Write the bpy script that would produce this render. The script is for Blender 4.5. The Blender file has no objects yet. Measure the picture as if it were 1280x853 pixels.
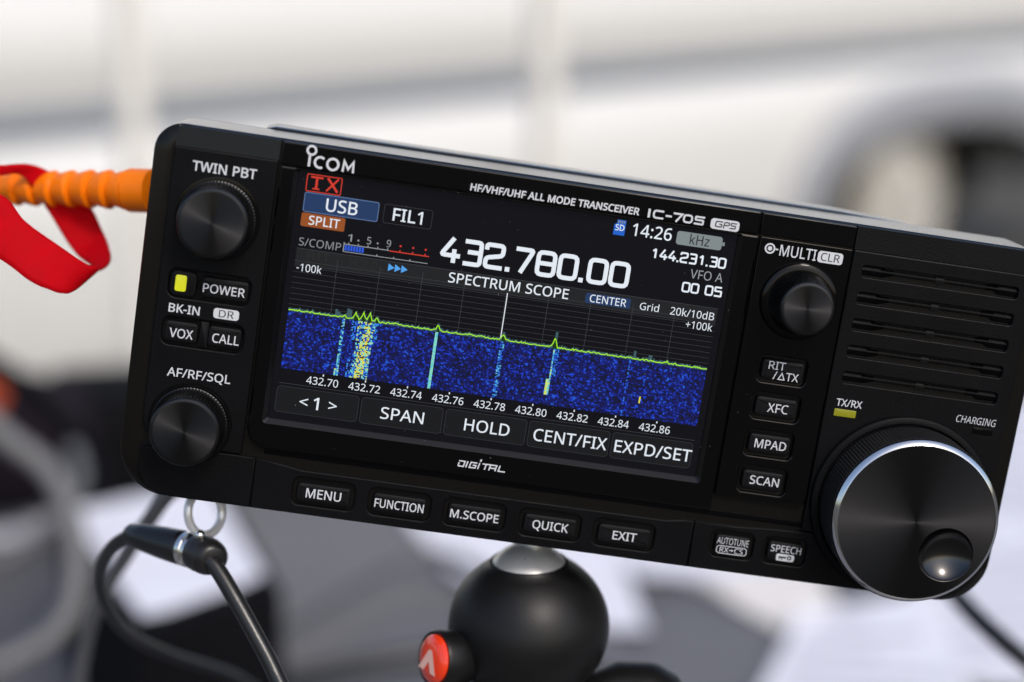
import bpy, bmesh, math, random
from mathutils import Vector, Matrix
from mathutils.geometry import delaunay_2d_cdt

random.seed(7)
scene = bpy.context.scene
COL = scene.collection
PI = math.pi

# ------------------------------------------------------------------ camera, world, sun, exposure
EXPOSURE = 0.3
GAIN = 2.0 ** -EXPOSURE                 # light-giving things are set in display brightness
RADIO_AT = Vector((0.0, 0.0, 1.205))
PITCH = math.radians(14.0)
RIGHT = Vector((1, 0, 0))
UP = Vector((0, math.sin(PITCH), math.cos(PITCH)))
BACK = Vector((0, -math.cos(PITCH), math.sin(PITCH)))
# attitude of the radio's front panel (x along the panel, y up it, z out of it) seen from the camera
ROT = Matrix(((0.98793, 0.15059, 0.03618), (-0.14112, 0.97153, -0.19028), (-0.06381, 0.18288, 0.98106)))
OFF = Vector((0.0160254, -0.0071752, -0.3921131))
BASIS = Matrix((RIGHT, UP, BACK)).transposed()
CAM_AT = RADIO_AT - BASIS @ OFF

cam = bpy.data.cameras.new("camera")
cam_ob = bpy.data.objects.new("camera", cam)
COL.objects.link(cam_ob)
cam_ob.matrix_world = Matrix.Translation(CAM_AT) @ BASIS.to_4x4()
cam.sensor_width = 36.0
cam.lens = 36.0 * 2200.0 / 1280.0
cam.clip_start = 0.01
cam.clip_end = 500.0
cam.dof.use_dof = True
cam.dof.focus_distance = 0.391
cam.dof.aperture_fstop = 5.0
cam.dof.aperture_blades = 0
scene.camera = cam_ob

SUN_EL, SUN_AZ = math.radians(46), math.radians(152)   # azimuth measured clockwise from +y
world = bpy.data.worlds.new("World")
scene.world = world
world.use_nodes = True
wn = world.node_tree
wn.nodes.clear()
sky = wn.nodes.new("ShaderNodeTexSky")
sky.sky_type = 'NISHITA'
sky.sun_disc = False
sky.sun_elevation = SUN_EL
sky.sun_rotation = SUN_AZ
sky.dust_density = 3.0
bg = wn.nodes.new("ShaderNodeBackground")
bg.inputs["Strength"].default_value = 0.15
wo = wn.nodes.new("ShaderNodeOutputWorld")
wn.links.new(sky.outputs[0], bg.inputs[0])
wn.links.new(bg.outputs[0], wo.inputs[0])

sun = bpy.data.lights.new("sun", 'SUN')
sun.energy = 1.2
sun.angle = math.radians(12)
sun.color = (1.0, 0.95, 0.87)
sun_ob = bpy.data.objects.new("sun", sun)
COL.objects.link(sun_ob)
sd = Vector((math.sin(SUN_AZ) * math.cos(SUN_EL), math.cos(SUN_AZ) * math.cos(SUN_EL), math.sin(SUN_EL)))
sun_ob.rotation_euler = sd.to_track_quat('Z', 'Y').to_euler()

vs = scene.view_settings
vs.view_transform = 'Standard'
vs.look = 'None'
vs.exposure = EXPOSURE
vs.gamma = 1.0
scene.cycles.max_bounces = 8


def at(px, py, depth):
    """world point seen at photo pixel (px, py) at this depth along the view axis"""
    return CAM_AT + RIGHT * ((px - 640) / 2200 * depth) + UP * (-(py - 426.5) / 2200 * depth) - BACK * depth


def at_z(px, py, z):
    """world point seen at photo pixel on the level z"""
    d = at(px, py, 1.0) - CAM_AT
    return CAM_AT + d * ((z - CAM_AT.z) / d.z)


# ------------------------------------------------------------------ materials
def mat(name, color, rough=0.5, metal=0.0, bump=0.0, bscale=800.0, vary=0.0, vscale=40.0, spec=0.5, coat=0.0,
        emit=None, estr=0.0, aniso=False, trans=0.0):
    m = bpy.data.materials.new(name)
    m.use_nodes = True
    nt = m.node_tree
    b = nt.nodes["Principled BSDF"]
    b.inputs["Base Color"].default_value = (*color, 1)
    b.inputs["Roughness"].default_value = rough
    b.inputs["Metallic"].default_value = metal
    b.inputs["Specular IOR Level"].default_value = spec
    b.inputs["Coat Weight"].default_value = coat
    b.inputs["Coat Roughness"].default_value = 0.05
    if emit:
        b.inputs["Emission Color"].default_value = (*emit, 1)
        b.inputs["Emission Strength"].default_value = estr * GAIN
    tc = nt.nodes.new("ShaderNodeTexCoord")
    if bump:
        n = nt.nodes.new("ShaderNodeTexNoise")
        n.inputs["Scale"].default_value = bscale
        n.inputs["Detail"].default_value = 3
        bp = nt.nodes.new("ShaderNodeBump")
        bp.inputs["Strength"].default_value = bump
        bp.inputs["Distance"].default_value = 0.0004
        nt.links.new(tc.outputs["Object"], n.inputs["Vector"])
        nt.links.new(n.outputs["Fac"], bp.inputs["Height"])
        nt.links.new(bp.outputs["Normal"], b.inputs["Normal"])
    if vary:
        n = nt.nodes.new("ShaderNodeTexNoise")
        n.inputs["Scale"].default_value = vscale
        n.inputs["Detail"].default_value = 5
        r = nt.nodes.new("ShaderNodeMapRange")
        r.inputs["From Min"].default_value = 0.3
        r.inputs["From Max"].default_value = 0.7
        r.inputs["To Min"].default_value = 1 - vary
        r.inputs["To Max"].default_value = 1 + vary
        mx = nt.nodes.new("ShaderNodeMix")
        mx.data_type = 'RGBA'
        mx.blend_type = 'MULTIPLY'
        mx.inputs[0].default_value = 1.0
        mx.inputs[6].default_value = (*color, 1)
        nt.links.new(tc.outputs["Object"], n.inputs["Vector"])
        nt.links.new(n.outputs["Fac"], r.inputs["Value"])
        nt.links.new(r.outputs["Result"], mx.inputs[7])
        nt.links.new(mx.outputs[2], b.inputs["Base Color"])
        r2 = nt.nodes.new("ShaderNodeMapRange")
        r2.inputs["From Min"].default_value = 0.3
        r2.inputs["From Max"].default_value = 0.7
        r2.inputs["To Min"].default_value = max(0.0, rough - 0.06)
        r2.inputs["To Max"].default_value = rough + 0.06
        nt.links.new(n.outputs["Fac"], r2.inputs["Value"])
        nt.links.new(r2.outputs["Result"], b.inputs["Roughness"])
    if aniso:                                   # turned metal: fine concentric tool marks
        tg = nt.nodes.new("ShaderNodeTangent")
        tg.direction_type = 'RADIAL'
        tg.axis = 'Z'
        nt.links.new(tg.outputs[0], b.inputs["Tangent"])
        b.inputs["Anisotropic"].default_value = 0.92
    if trans:                                   # thin cloth lets light through
        tr = nt.nodes.new("ShaderNodeBsdfTranslucent")
        tr.inputs["Color"].default_value = (min(1, color[0] * 1.5), color[1] * 2 + .06, color[2] * 2 + .07, 1)
        ms = nt.nodes.new("ShaderNodeMixShader")
        ms.inputs[0].default_value = trans
        nt.links.new(b.outputs[0], ms.inputs[1])
        nt.links.new(tr.outputs[0], ms.inputs[2])
        nt.links.new(ms.outputs[0], nt.nodes["Material Output"].inputs["Surface"])
    return m


M = {}
M['plastic'] = mat("matte black plastic", (0.003, 0.0032, 0.004), 0.42, bump=0.16, bscale=2600, vary=0.12, vscale=60, spec=0.1)
M['shell'] = mat("satin black shell", (0.005, 0.0045, 0.004), 0.16, spec=0.27)
M['plastic_key'] = mat("button black rubber", (0.004, 0.004, 0.005), 0.5, bump=0.12, bscale=3000, spec=0.15)
M['case'] = mat("textured case plastic", (0.008, 0.0076, 0.0074), 0.16)
M['gloss'] = mat("glossy black acrylic", (0.0012, 0.0012, 0.0016), 0.07, vary=0.05, vscale=30, spec=0.22)
M['chamfer'] = mat("polished black edge", (0.003, 0.003, 0.0035), 0.12, spec=0.35)
M['socket'] = mat("dark recess", (0.004, 0.004, 0.004), 0.6)
M['knob'] = mat("black anodised metal", (0.04, 0.041, 0.044), 0.3, metal=1.0)
M['knobface'] = mat("turned black metal", (0.04, 0.04, 0.043), 0.34, metal=1.0, aniso=True)
M['knurl'] = mat("knurled rubber grip", (0.012, 0.012, 0.013), 0.42)
M['chrome'] = mat("bright cut metal", (0.75, 0.76, 0.78), 0.1, metal=1.0)
M['steel'] = mat("polished steel", (0.8, 0.79, 0.77), 0.16, metal=1.0, vary=0.05)
M['dimple'] = mat("polished black dimple", (0.07, 0.07, 0.072), 0.17, metal=1.0)
M['ball'] = mat("satin aluminium", (0.8, 0.8, 0.78), 0.33, metal=0.45, vary=.04, vscale=300)
M['print'] = mat("white printed ink", (0.56, 0.58, 0.62), 0.5)
M['printdark'] = mat("dark printed ink", (0.02, 0.02, 0.024), 0.5)
M['led'] = mat("lit yellow green lamp", (0.25, 0.25, 0.01), 0.3, emit=(0.5, 0.52, 0.012), estr=0.95)
M['leddim'] = mat("dim yellow green lamp", (0.12, 0.115, 0.008), 0.3, emit=(0.26, 0.26, 0.006), estr=0.5)
M['lcd'] = mat("liquid crystal screen", (0.002, 0.002, 0.0025), 0.09, spec=0.2, emit=(0.6, 0.62, 0.95), estr=0.006)


def lit(name, c, s=1.0):
    M[name] = mat(name, (0.002, 0.002, 0.002), 0.12, spec=0.3, emit=c, estr=s)


lit('px_white', (0.86, 0.92, 1.0), 0.9)
lit('px_grey', (0.5, 0.52, 0.55), 0.6)
lit('px_dim', (0.3, 0.31, 0.35), 0.12)
lit('px_ghost', (0.3, 0.3, 0.32), 0.07)
lit('px_grid', (0.3, 0.31, 0.36), 0.16)
lit('px_red', (0.85, 0.06, 0.035), 0.75)
lit('px_blue', (0.03, 0.075, 0.22), 0.55)
lit('px_bluelight', (0.22, 0.36, 0.7), 0.55)
lit('px_barblue', (0.03, 0.12, 0.8), 0.8)
lit('px_arrow', (0.1, 0.42, 0.95), 0.85)
lit('px_orange', (0.5, 0.13, 0.03), 0.6)
lit('px_khz', (0.36, 0.42, 0.42), 0.6)
lit('px_key', (0.25, 0.27, 0.33), 0.03)
lit('px_keyedge', (0.35, 0.37, 0.42), 0.1)
lit('px_trace', (0.42, 0.95, 0.02), 0.95)
lit('px_peak', (0.1, 0.22, 0.26), 0.45)
lit('px_green', (0.02, 0.09, 0.01), 0.4)
lit('px_sd', (0.02, 0.16, 0.75), 0.75)
lit('px_dark', (0.05, 0.055, 0.06), 0.5)
lit('px_head', (0.3, 0.32, 0.36), 0.045)

# ------------------------------------------------------------------ object helpers
S = 0.001            # the radio is drawn in millimetres


def link(o, parent=None, label=None, cat=None, group=None, kind=None):
    COL.objects.link(o)
    if parent is not None:
        o.parent = parent
    if label: o["label"] = label
    if cat: o["category"] = cat
    if group: o["group"] = group
    if kind: o["kind"] = kind
    return o


def empty(name, loc, label, cat, group=None):
    o = bpy.data.objects.new(name, None)
    o.location = loc
    o.empty_display_size = 0.02
    return link(o, None, label, cat, group)


def build(bm, name, material, parent=None, scale=1.0, angle=35, recalc=True, smooth=True, **kw):
    if recalc:
        bmesh.ops.recalc_face_normals(bm, faces=bm.faces[:])
    if scale != 1.0:
        bmesh.ops.scale(bm, vec=(scale,) * 3, verts=bm.verts[:])
    me = bpy.data.meshes.new(name)
    bm.to_mesh(me)
    bm.free()
    mats = material if isinstance(material, (list, tuple)) else [material]
    for m in mats:
        me.materials.append(m)
    if smooth:
        me.shade_smooth()
        me.set_sharp_from_angle(angle=math.radians(angle))
    return link(bpy.data.objects.new(name, me), parent, **kw)


def rr(x0, y0, x1, y1, r, n=6):
    """counter-clockwise rounded rectangle; r is one radius or (bl, br, tr, tl)"""
    R = r if isinstance(r, (tuple, list)) else (r,) * 4
    R = [max(q, 0.01) for q in R]
    out = []
    for (cx, cy, q, a0) in ((x0 + R[0], y0 + R[0], R[0], PI), (x1 - R[1], y0 + R[1], R[1], 1.5 * PI),
                            (x1 - R[2], y1 - R[2], R[2], 0), (x0 + R[3], y1 - R[3], R[3], .5 * PI)):
        for k in range(n + 1):
            a = a0 + .5 * PI * k / n
            out.append((cx + q * math.cos(a), cy + q * math.sin(a)))
    return out


def circ(cx, cy, r, n=48):
    return [(cx + r * math.cos(2 * PI * k / n), cy + r * math.sin(2 * PI * k / n)) for k in range(n)]


def inset(loop, d):
    """offset a loop outwards of its travel direction's right side by d (ccw loop grows)"""
    n = len(loop)
    out = []
    for i in range(n):
        a, b, c = Vector(loop[i - 1]), Vector(loop[i]), Vector(loop[(i + 1) % n])
        e1, e2 = (b - a), (c - b)
        if e1.length < 1e-7 or e2.length < 1e-7:
            e1 = e1 if e1.length >= 1e-7 else e2
            e2 = e2 if e2.length >= 1e-7 else e1
        e1.normalize(); e2.normalize()
        n1, n2 = Vector((e1.y, -e1.x)), Vector((e2.y, -e2.x))
        m = n1 + n2
        if m.length < 1e-5:
            m = n1.copy()
        m.normalize()
        k = d / max(0.45, m.dot(n1))
        out.append((b.x + m.x * k, b.y + m.y * k))
    return out


def loft(bm, loops, cap0=False, cap1=True):
    """loops: list of lists of 3-D points with equal counts"""
    vs_ = [[bm.verts.new(p) for p in L] for L in loops]
    for A, B in zip(vs_, vs_[1:]):
        n = len(A)
        for i in range(n):
            bm.faces.new((A[i], A[(i + 1) % n], B[(i + 1) % n], B[i]))
    if cap0: bm.faces.new(vs_[0][::-1])
    if cap1: bm.faces.new(vs_[-1])


def z3(loop, z):
    return [(x, y, z) for x, y in loop]


def block(bm, loop, z0, z1, bev=0.3, steps=2, cap0=False):
    """prism of a 2-D outline with a rounded upper edge"""
    L = [z3(loop, z0)]
    for k in range(steps + 1):
        a = .5 * PI * k / steps
        L.append(z3(inset(loop, -bev * (1 - math.cos(a))), z1 - bev * (1 - math.sin(a))))
    loft(bm, L, cap0, True)


def inside(loops, x, y):
    c = False
    for L in loops:
        for i in range(len(L)):
            (x0, y0), (x1, y1) = L[i - 1], L[i]
            if (y0 > y) != (y1 > y) and x < (x1 - x0) * (y - y0) / (y1 - y0) + x0:
                c = not c
    return c


def fill(bm, loops, z, mi=0):
    """flat face with holes from a list of loops (even-odd)"""
    co, ed = [], []
    for L in loops:
        b = len(co)
        co += [Vector(p) for p in L]
        ed += [(b + i, b + (i + 1) % len(L)) for i in range(len(L))]
    V, E_, F_, *_ = delaunay_2d_cdt(co, ed, [], 0, 1e-6)
    F_ = [f for f in F_ if inside(loops, sum(V[i].x for i in f) / len(f), sum(V[i].y for i in f) / len(f))]
    vv = [bm.verts.new((p.x, p.y, z)) for p in V]
    for f in F_:
        p = [V[i] for i in f]
        ar = sum(p[i].x * p[(i + 1) % len(p)].y - p[(i + 1) % len(p)].x * p[i].y for i in range(len(p)))
        try:
            fc = bm.faces.new([vv[i] for i in (f if ar > 0 else f[::-1])])
            fc.material_index = mi
        except ValueError:
            pass


def plate(bm, outer, holes, z0, z1, bev=0.3, hbev=0.3):
    """plate with bevelled rims and real holes; outer and holes are ccw loops"""
    fill(bm, [inset(outer, -bev)] + [inset(h, hbev) for h in holes], z1)
    loft(bm, [z3(outer, z0), z3(outer, z1 - bev), z3(inset(outer, -bev * .3), z1 - bev * .3), z3(inset(outer, -bev), z1)], False, False)
    for h in holes:
        loft(bm, [z3(inset(h, hbev), z1), z3(inset(h, hbev * .3), z1 - hbev * .3), z3(h, z1 - hbev), z3(h, z0)], False, False)


def lathe(bm, prof, n=64, c=(0, 0), teeth=None):
    """prof: (r, z) list; teeth = (count, depth, first, last) ridges the radius on those rows"""
    rows = []
    for i, (r, z) in enumerate(prof):
        row = []
        for k in range(n):
            rad = r
            if teeth and teeth[2] <= i <= teeth[3]:
                rad -= teeth[1] * (0.5 - 0.5 * math.cos(2 * PI * k * teeth[0] / n))
            a = 2 * PI * k / n
            row.append((c[0] + rad * math.cos(a), c[1] + rad * math.sin(a), z))
        rows.append(row)
    loft(bm, rows, prof[0][0] > 0.001 and False, True)


def strip(bm, pts, w, z, closed=False):
    """flat stroke of constant width along a polyline with mitred corners"""
    P = [Vector(p) for p in pts]
    n = len(P)
    Lp, Rp = [], []
    for i in range(n):
        a = P[i - 1] if (i or closed) else P[0]
        c = P[(i + 1) % n] if (i < n - 1 or closed) else P[-1]
        e1, e2 = P[i] - a, c - P[i]
        if e1.length < 1e-7: e1 = e2
        if e2.length < 1e-7: e2 = e1
        e1 = e1.normalized(); e2 = e2.normalized()
        n1, n2 = Vector((-e1.y, e1.x)), Vector((-e2.y, e2.x))
        m = (n1 + n2)
        m = m.normalized() if m.length > 1e-5 else n1
        k = w / 2 / max(0.4, m.dot(n1))
        Lp.append(P[i] + m * k)
        Rp.append(P[i] - m * k)
    A = [bm.verts.new((p.x, p.y, z)) for p in Lp]
    B = [bm.verts.new((p.x, p.y, z)) for p in Rp]
    for i in range(n if closed else n - 1):
        j = (i + 1) % n
        bm.faces.new((B[i], B[j], A[j], A[i]))


def tube(bm, pts, rad, n=12, caps=True):
    P = [Vector(p) for p in pts]
    m = len(P)
    R = rad if isinstance(rad, (list, tuple)) else [rad] * m
    t0 = (P[1] - P[0]).normalized()
    u = t0.orthogonal().normalized()
    rows = []
    for i in range(m):
        t = (P[min(i + 1, m - 1)] - P[max(i - 1, 0)]).normalized()
        u = (u - t * u.dot(t)).normalized()
        v = t.cross(u)
        rows.append([P[i] + (u * math.cos(2 * PI * k / n) + v * math.sin(2 * PI * k / n)) * R[i] for k in range(n)])
    loft(bm, rows, caps, caps)


def curve(pts, k=8, closed=False):
    """Catmull-Rom through the points"""
    P = [Vector(p) for p in pts]
    n = len(P)
    out = []
    for i in range(n if closed else n - 1):
        if closed:
            a, b, c, d = P[i - 1], P[i], P[(i + 1) % n], P[(i + 2) % n]
        else:
            a, b, c, d = P[max(i - 1, 0)], P[i], P[i + 1], P[min(i + 2, n - 1)]
        for j in range(k):
            t = j / k
            out.append(.5 * ((2 * b) + (c - a) * t + (2 * a - 5 * b + 4 * c - d) * t * t + (3 * b - a - 3 * c + d) * t ** 3))
    if not closed:
        out.append(P[-1])
    return out


def box(bm, x0, y0, z0, x1, y1, z1, bev=0.0):
    r = bmesh.ops.create_cube(bm, size=1)
    for v in r['verts']:
        v.co = Vector(((x0 + x1) / 2 + v.co.x * (x1 - x0), (y0 + y1) / 2 + v.co.y * (y1 - y0), (z0 + z1) / 2 + v.co.z * (z1 - z0)))
    if bev:
        es = {e for v in r['verts'] for e in v.link_edges}
        bmesh.ops.bevel(bm, geom=list(es), offset=bev, segments=2, affect='EDGES', profile=0.5)


# ------------------------------------------------------------------ lettering: outlines of a humanist sans, 1000 units to the em
GLYPHS = {}
for item in """A512|437,0 368,177 141,177 73,0 0,0 224,575 289,575 512,0|282,415 274,438 263,473 255,500 247,468 238,438 230,415 165,241 346,241;B521|241,573 336,565 404,541 434,515 453,478 459,431 456,399 446,371 431,347 409,328 382,313 350,304 350,300 415,279 441,261 461,236 474,203 478,163 472,115 454,74 425,42 385,19 337,5 279,0 78,0 78,573|256,329 318,335 357,352 377,382 384,423 376,463 351,490 308,506 245,511 150,511 150,329|150,269 150,61 265,61 330,68 371,91 394,125 401,168 398,197 388,221 370,241 344,256 307,266 260,269;C507|323,517 280,513 241,502 206,482 178,456 155,423 139,383 129,337 125,286 131,220 147,164 175,117 213,83 262,62 322,55 394,62 460,78 460,15 393,-2 312,-8 232,1 166,28 115,72 78,131 56,203 49,287 53,349 67,406 89,456 120,499 159,534 206,559 261,575 324,581 409,572 482,547 453,486 394,508;D585|536,292 528,203 501,131 457,74 399,33 325,8 237,0 78,0 78,573 254,573 335,565 404,540 460,501 502,446 528,377|460,289 454,359 435,415 404,457 361,487 308,505 244,511 150,511 150,62 228,62 299,68 357,87 402,119 434,164 454,220;E446|398,0 78,0 78,573 398,573 398,509 150,509 150,330 383,330 383,268 150,268 150,63 398,63;F416|150,0 78,0 78,573 398,573 398,509 150,509 150,306 383,306 383,243 150,243;G584|326,302 524,302 524,22 431,-1 323,-8 241,1 173,28 120,71 81,130 57,202 49,286 58,370 84,442 127,500 186,544 259,571 346,581 437,572 516,547 489,484 421,508 342,517 278,510 225,489 181,455 150,409 131,353 124,286 130,222 146,166 175,119 216,84 270,62 340,55 404,59 452,68 452,238 326,238;H594|516,0 443,0 443,267 150,267 150,0 78,0 78,573 150,573 150,330 443,330 443,573 516,573;I272|239,0 32,0 32,42 99,57 99,515 32,531 32,573 239,573 239,531 172,515 172,57 239,42;K496|496,0 411,0 209,273 150,222 150,0 78,0 78,573 150,573 150,290 199,345 249,399 403,573 488,573 261,323;L420|78,0 78,573 150,573 150,64 400,64 400,0;M727|330,0 142,502 139,502 142,461 144,407 144,347 144,0 78,0 78,573 184,573 361,103 364,103 544,573 650,573 650,0 578,0 578,352 579,408 581,460 584,501 581,501 390,0;N609|532,0 447,0 141,476 138,476 141,432 143,378 144,320 144,0 78,0 78,573 161,573 467,99 470,99 468,137 466,193 464,249 464,573 532,573;O626|577,287 573,224 561,166 540,116 510,73 473,38 428,13 375,-3 314,-8 251,-3 196,13 151,39 114,73 85,116 65,167 53,224 49,288 56,370 78,442 114,500 166,545 232,572 314,581 393,572 459,545 510,501 547,442 570,370|125,287 130,220 145,163 171,117 207,83 255,62 314,55 373,62 420,83 456,117 481,163 496,220 501,287 490,384 456,457 421,491 373,511 314,518 255,511 207,490 171,457 145,411 130,354;P485|229,573 326,562 393,528 421,495 439,454 444,404 433,336 417,306 395,278 364,255 324,238 275,227 216,223 150,223 150,0 78,0 78,573|223,511 150,511 150,285 208,285 258,288 298,296 330,311 352,334 365,363 370,401 361,449 334,484 289,504;Q626|577,287 573,221 559,160 535,108 503,64 461,30 411,6 548,-136 444,-136 334,-7 324,-8 314,-8 251,-3 196,13 151,39 114,73 85,116 65,167 53,224 49,288 56,370 78,442 114,500 166,545 232,572 314,581 393,572 459,545 510,501 547,442 570,370|125,287 130,220 145,163 171,117 207,83 255,62 314,55 373,62 420,83 456,117 481,163 496,220 501,287 490,384 456,457 421,491 373,511 314,518 255,511 207,490 171,457 145,411 130,354;R499|236,573 301,568 353,555 393,532 422,500 439,460 444,410 440,368 427,334 408,306 385,285 330,257 487,0 403,0 264,237 150,237 150,0 78,0 78,573|232,510 150,510 150,298 236,298 296,304 338,325 362,359 370,407 366,440 355,467 336,486 310,500 275,507;S440|403,153 396,106 378,66 348,35 307,11 257,-3 198,-8 137,-5 83,4 41,19 41,88 113,65 201,55 240,57 273,66 298,79 316,98 327,120 330,147 327,173 318,194 302,213 277,230 196,265 131,294 85,330 57,375 48,435 54,477 71,513 99,542 136,563 180,576 231,581 318,572 389,549 366,487 302,508 229,517 196,515 169,507 148,494 133,478 124,457 121,434 124,407 133,386 149,367 172,351 246,318 332,279 362,255 385,228 398,194;T446|259,0 187,0 187,509 8,509 8,573 437,573 437,509 259,509;U586|513,202 507,146 489,95 459,52 416,20 360,-1 290,-8 225,-2 171,18 128,50 97,93 78,144 72,204 72,573 144,573 144,201 154,139 182,93 228,64 294,55 342,59 379,73 407,96 427,126 438,161 442,202 442,573 513,573;V481|481,573 277,0 204,0 0,573 75,573 204,205 220,160 231,119 241,80 250,119 262,161 277,207 405,573;W746|735,573 583,0 510,0 399,375 389,410 380,443 373,471 370,488 367,471 361,443 352,409 342,373 234,0 161,0 10,573 85,573 174,223 183,186 190,151 196,118 201,87 206,119 213,154 222,191 232,227 333,573 407,573 512,225 523,187 532,151 538,117 544,87 550,129 560,175 572,224 660,573;X470|467,0 385,0 233,249 79,0 3,0 193,298 15,573 95,573 236,348 377,573 453,573 276,300;Z459|427,0 30,0 30,55 332,508 40,508 40,573 419,573 419,518 118,64 427,64;d493|221,-8 171,-2 128,17 92,48 65,91 49,146 44,214 49,282 66,338 93,381 128,413 171,432 221,438 280,429 323,407 354,374 359,374 356,405 354,438 354,609 425,609 425,0 368,0 358,58 354,58 323,24 279,1|232,51 290,60 328,88 348,135 355,200 355,213 349,284 329,336 291,369 231,379 181,368 146,334 124,281 117,213 124,144 146,93 181,61;i207|139,430 139,0 68,0 68,430|104,591 133,580 142,566 145,546 142,526 133,512 104,501 88,504 75,512 66,526 63,546 66,566 75,580 88,588;k428|138,291 137,257 135,221 138,221 152,240 172,264 189,285 326,430 409,430 235,246 421,0 336,0 187,200 138,158 138,0 68,0 68,609 138,609;r331|269,438 295,437 319,433 310,368 287,372 264,374 217,363 176,334 149,289 139,229 139,0 68,0 68,430 126,430 134,351 137,351 170,395 214,426 240,435;z377|346,0 31,0 31,47 262,375 45,375 45,430 340,430 340,377 112,55 346,55;0459|419,287 409,163 395,112 376,70 349,37 316,12 276,-3 229,-8 170,1 122,27 86,70 60,129 44,201 39,287 44,373 58,446 83,504 119,547 167,573 229,581 287,573 335,547 372,504 399,446 414,373|110,287 113,215 121,156 137,111 159,78 190,59 229,52 268,59 298,78 320,110 336,156 345,215 348,287 345,359 336,417 320,463 298,495 268,515 229,521 190,515 159,495 137,463 121,417 113,359;1459|285,0 216,0 216,400 216,439 217,470 219,499 196,477 169,455 108,405 71,452 226,573 285,573;2459|417,0 38,0 38,59 188,210 261,287 306,353 318,387 322,424 315,466 294,496 261,514 221,520 181,517 147,506 83,466 45,513 94,548 153,572 221,581 270,576 313,562 347,540 372,510 388,472 394,428 389,385 375,344 353,305 324,267 247,185 128,67 128,64 417,64;3459|395,439 392,403 381,372 363,347 340,326 310,311 277,302 277,298 337,283 379,255 405,214 413,163 407,116 390,74 360,40 318,14 263,-3 193,-8 110,-1 36,23 36,89 114,61 194,51 260,59 305,81 331,117 339,164 335,197 320,223 297,242 265,255 226,263 179,265 123,265 123,326 180,326 223,329 259,339 286,356 307,377 319,404 323,434 316,471 295,498 262,516 219,521 164,515 117,498 75,473 39,521 73,544 115,563 163,576 218,581 296,571 352,540 384,495;4459|443,130 359,130 359,0 291,0 291,130 17,130 17,190 286,576 359,576 359,193 443,193|291,374 291,412 293,444 294,474 295,500 292,500 276,468 257,438 86,193 291,193;5459|221,351 275,346 322,331 361,307 389,274 407,232 413,183 407,128 387,81 356,43 314,15 261,-2 199,-8 116,0 51,23 51,90 121,62 200,52 239,55 274,65 302,82 323,106 336,137 341,176 332,225 306,262 262,284 197,292 146,288 99,280 64,302 86,573 373,573 373,508 146,508 132,342 169,348;6459|44,245 51,342 75,433 95,474 121,510 155,539 196,562 246,576 306,581 344,579 377,573 377,513 344,520 308,523 257,518 216,504 183,483 158,454 139,419 127,380 115,291 119,291 150,326 194,350 255,358 302,353 342,338 375,313 400,279 416,236 421,184 415,129 399,82 372,44 336,15 291,-2 239,-8 199,-4 163,7 130,26 101,54 77,89 59,133 48,185|238,51 284,59 320,84 343,125 351,184 344,233 324,271 289,295 241,303 205,299 175,287 150,270 131,248 119,223 115,198 123,146 146,99 185,64 210,55;7459|109,0 344,508 35,508 35,573 419,573 419,518 187,0;8459|229,581 276,577 318,565 352,546 378,519 395,485 400,443 396,411 385,383 346,338 291,303 355,265 381,242 401,216 414,185 419,148 413,104 395,65 367,34 330,11 284,-3 231,-8 174,-3 126,10 89,33 61,63 45,101 39,146 43,183 56,214 75,241 99,264 158,299 107,336 71,383 61,411 58,444 63,485 80,518 107,545 141,565 182,577|108,145 116,107 138,76 176,55 229,48 281,55 319,76 342,108 350,148 346,174 335,197 293,235 229,265 217,270 157,237 121,197 111,173|228,524 188,518 155,502 134,476 127,441 130,414 141,391 179,357 232,330 282,357 317,392 327,414 330,441 323,476 302,502 270,518;9459|417,328 410,231 387,139 366,99 340,63 306,33 265,11 214,-3 154,-8 117,-6 82,0 82,60 115,53 152,50 204,54 245,68 278,90 303,118 322,153 334,192 346,281 341,281 310,247 266,223 204,214 158,219 118,235 85,260 61,294 45,336 40,387 46,443 63,491 90,529 127,557 171,575 223,581 262,577 299,565 332,545 361,518 384,483 402,439 413,388|223,521 178,513 142,488 118,447 110,388 117,339 137,301 171,277 220,269 256,273 286,285 311,303 330,325 342,349 346,374 338,426 315,474 277,508 252,518;/298|290,573 77,0 8,0 221,573;.215|58,43 61,69 72,85 88,94 107,97 126,94 142,85 153,69 157,43 153,18 142,2 126,-8 107,-11 88,-8 72,2 61,18;:215|58,43 61,69 72,85 88,94 107,97 126,94 142,85 153,69 157,43 153,18 142,2 126,-8 107,-11 88,-8 72,2 61,18|58,387 61,412 72,429 88,438 107,441 126,438 142,429 153,412 157,387 153,362 142,345 126,335 107,332 88,335 72,345 61,362;-258|32,184 32,246 226,246 226,184;+459|257,311 417,311 417,254 257,254 257,89 200,89 200,254 40,254 40,311 200,311 200,477 257,477;<459|418,93 40,259 40,299 418,488 418,425 115,282 418,156;>459|40,156 342,281 40,425 40,488 418,299 418,259 40,93""".split(';'):
    ch, rest = item[0], item[1:].split('|')
    GLYPHS[ch] = (int(rest[0]), [[tuple(map(int, p.split(','))) for p in q.split()] for q in rest[1:]])
GLYPHS[' '] = (230, [])
GLYPHS['#'] = (640, [[(60, 0), (330, 573), (600, 0)], [(160, 60), (330, 425), (500, 60)][::-1]])   # the delta sign
GLYPHS['~'] = (520, [[(40, 250), (300, 250), (300, 150), (480, 290), (300, 430), (300, 330), (40, 330)][::-1]])  # an arrow
CAP = 573.0


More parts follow.
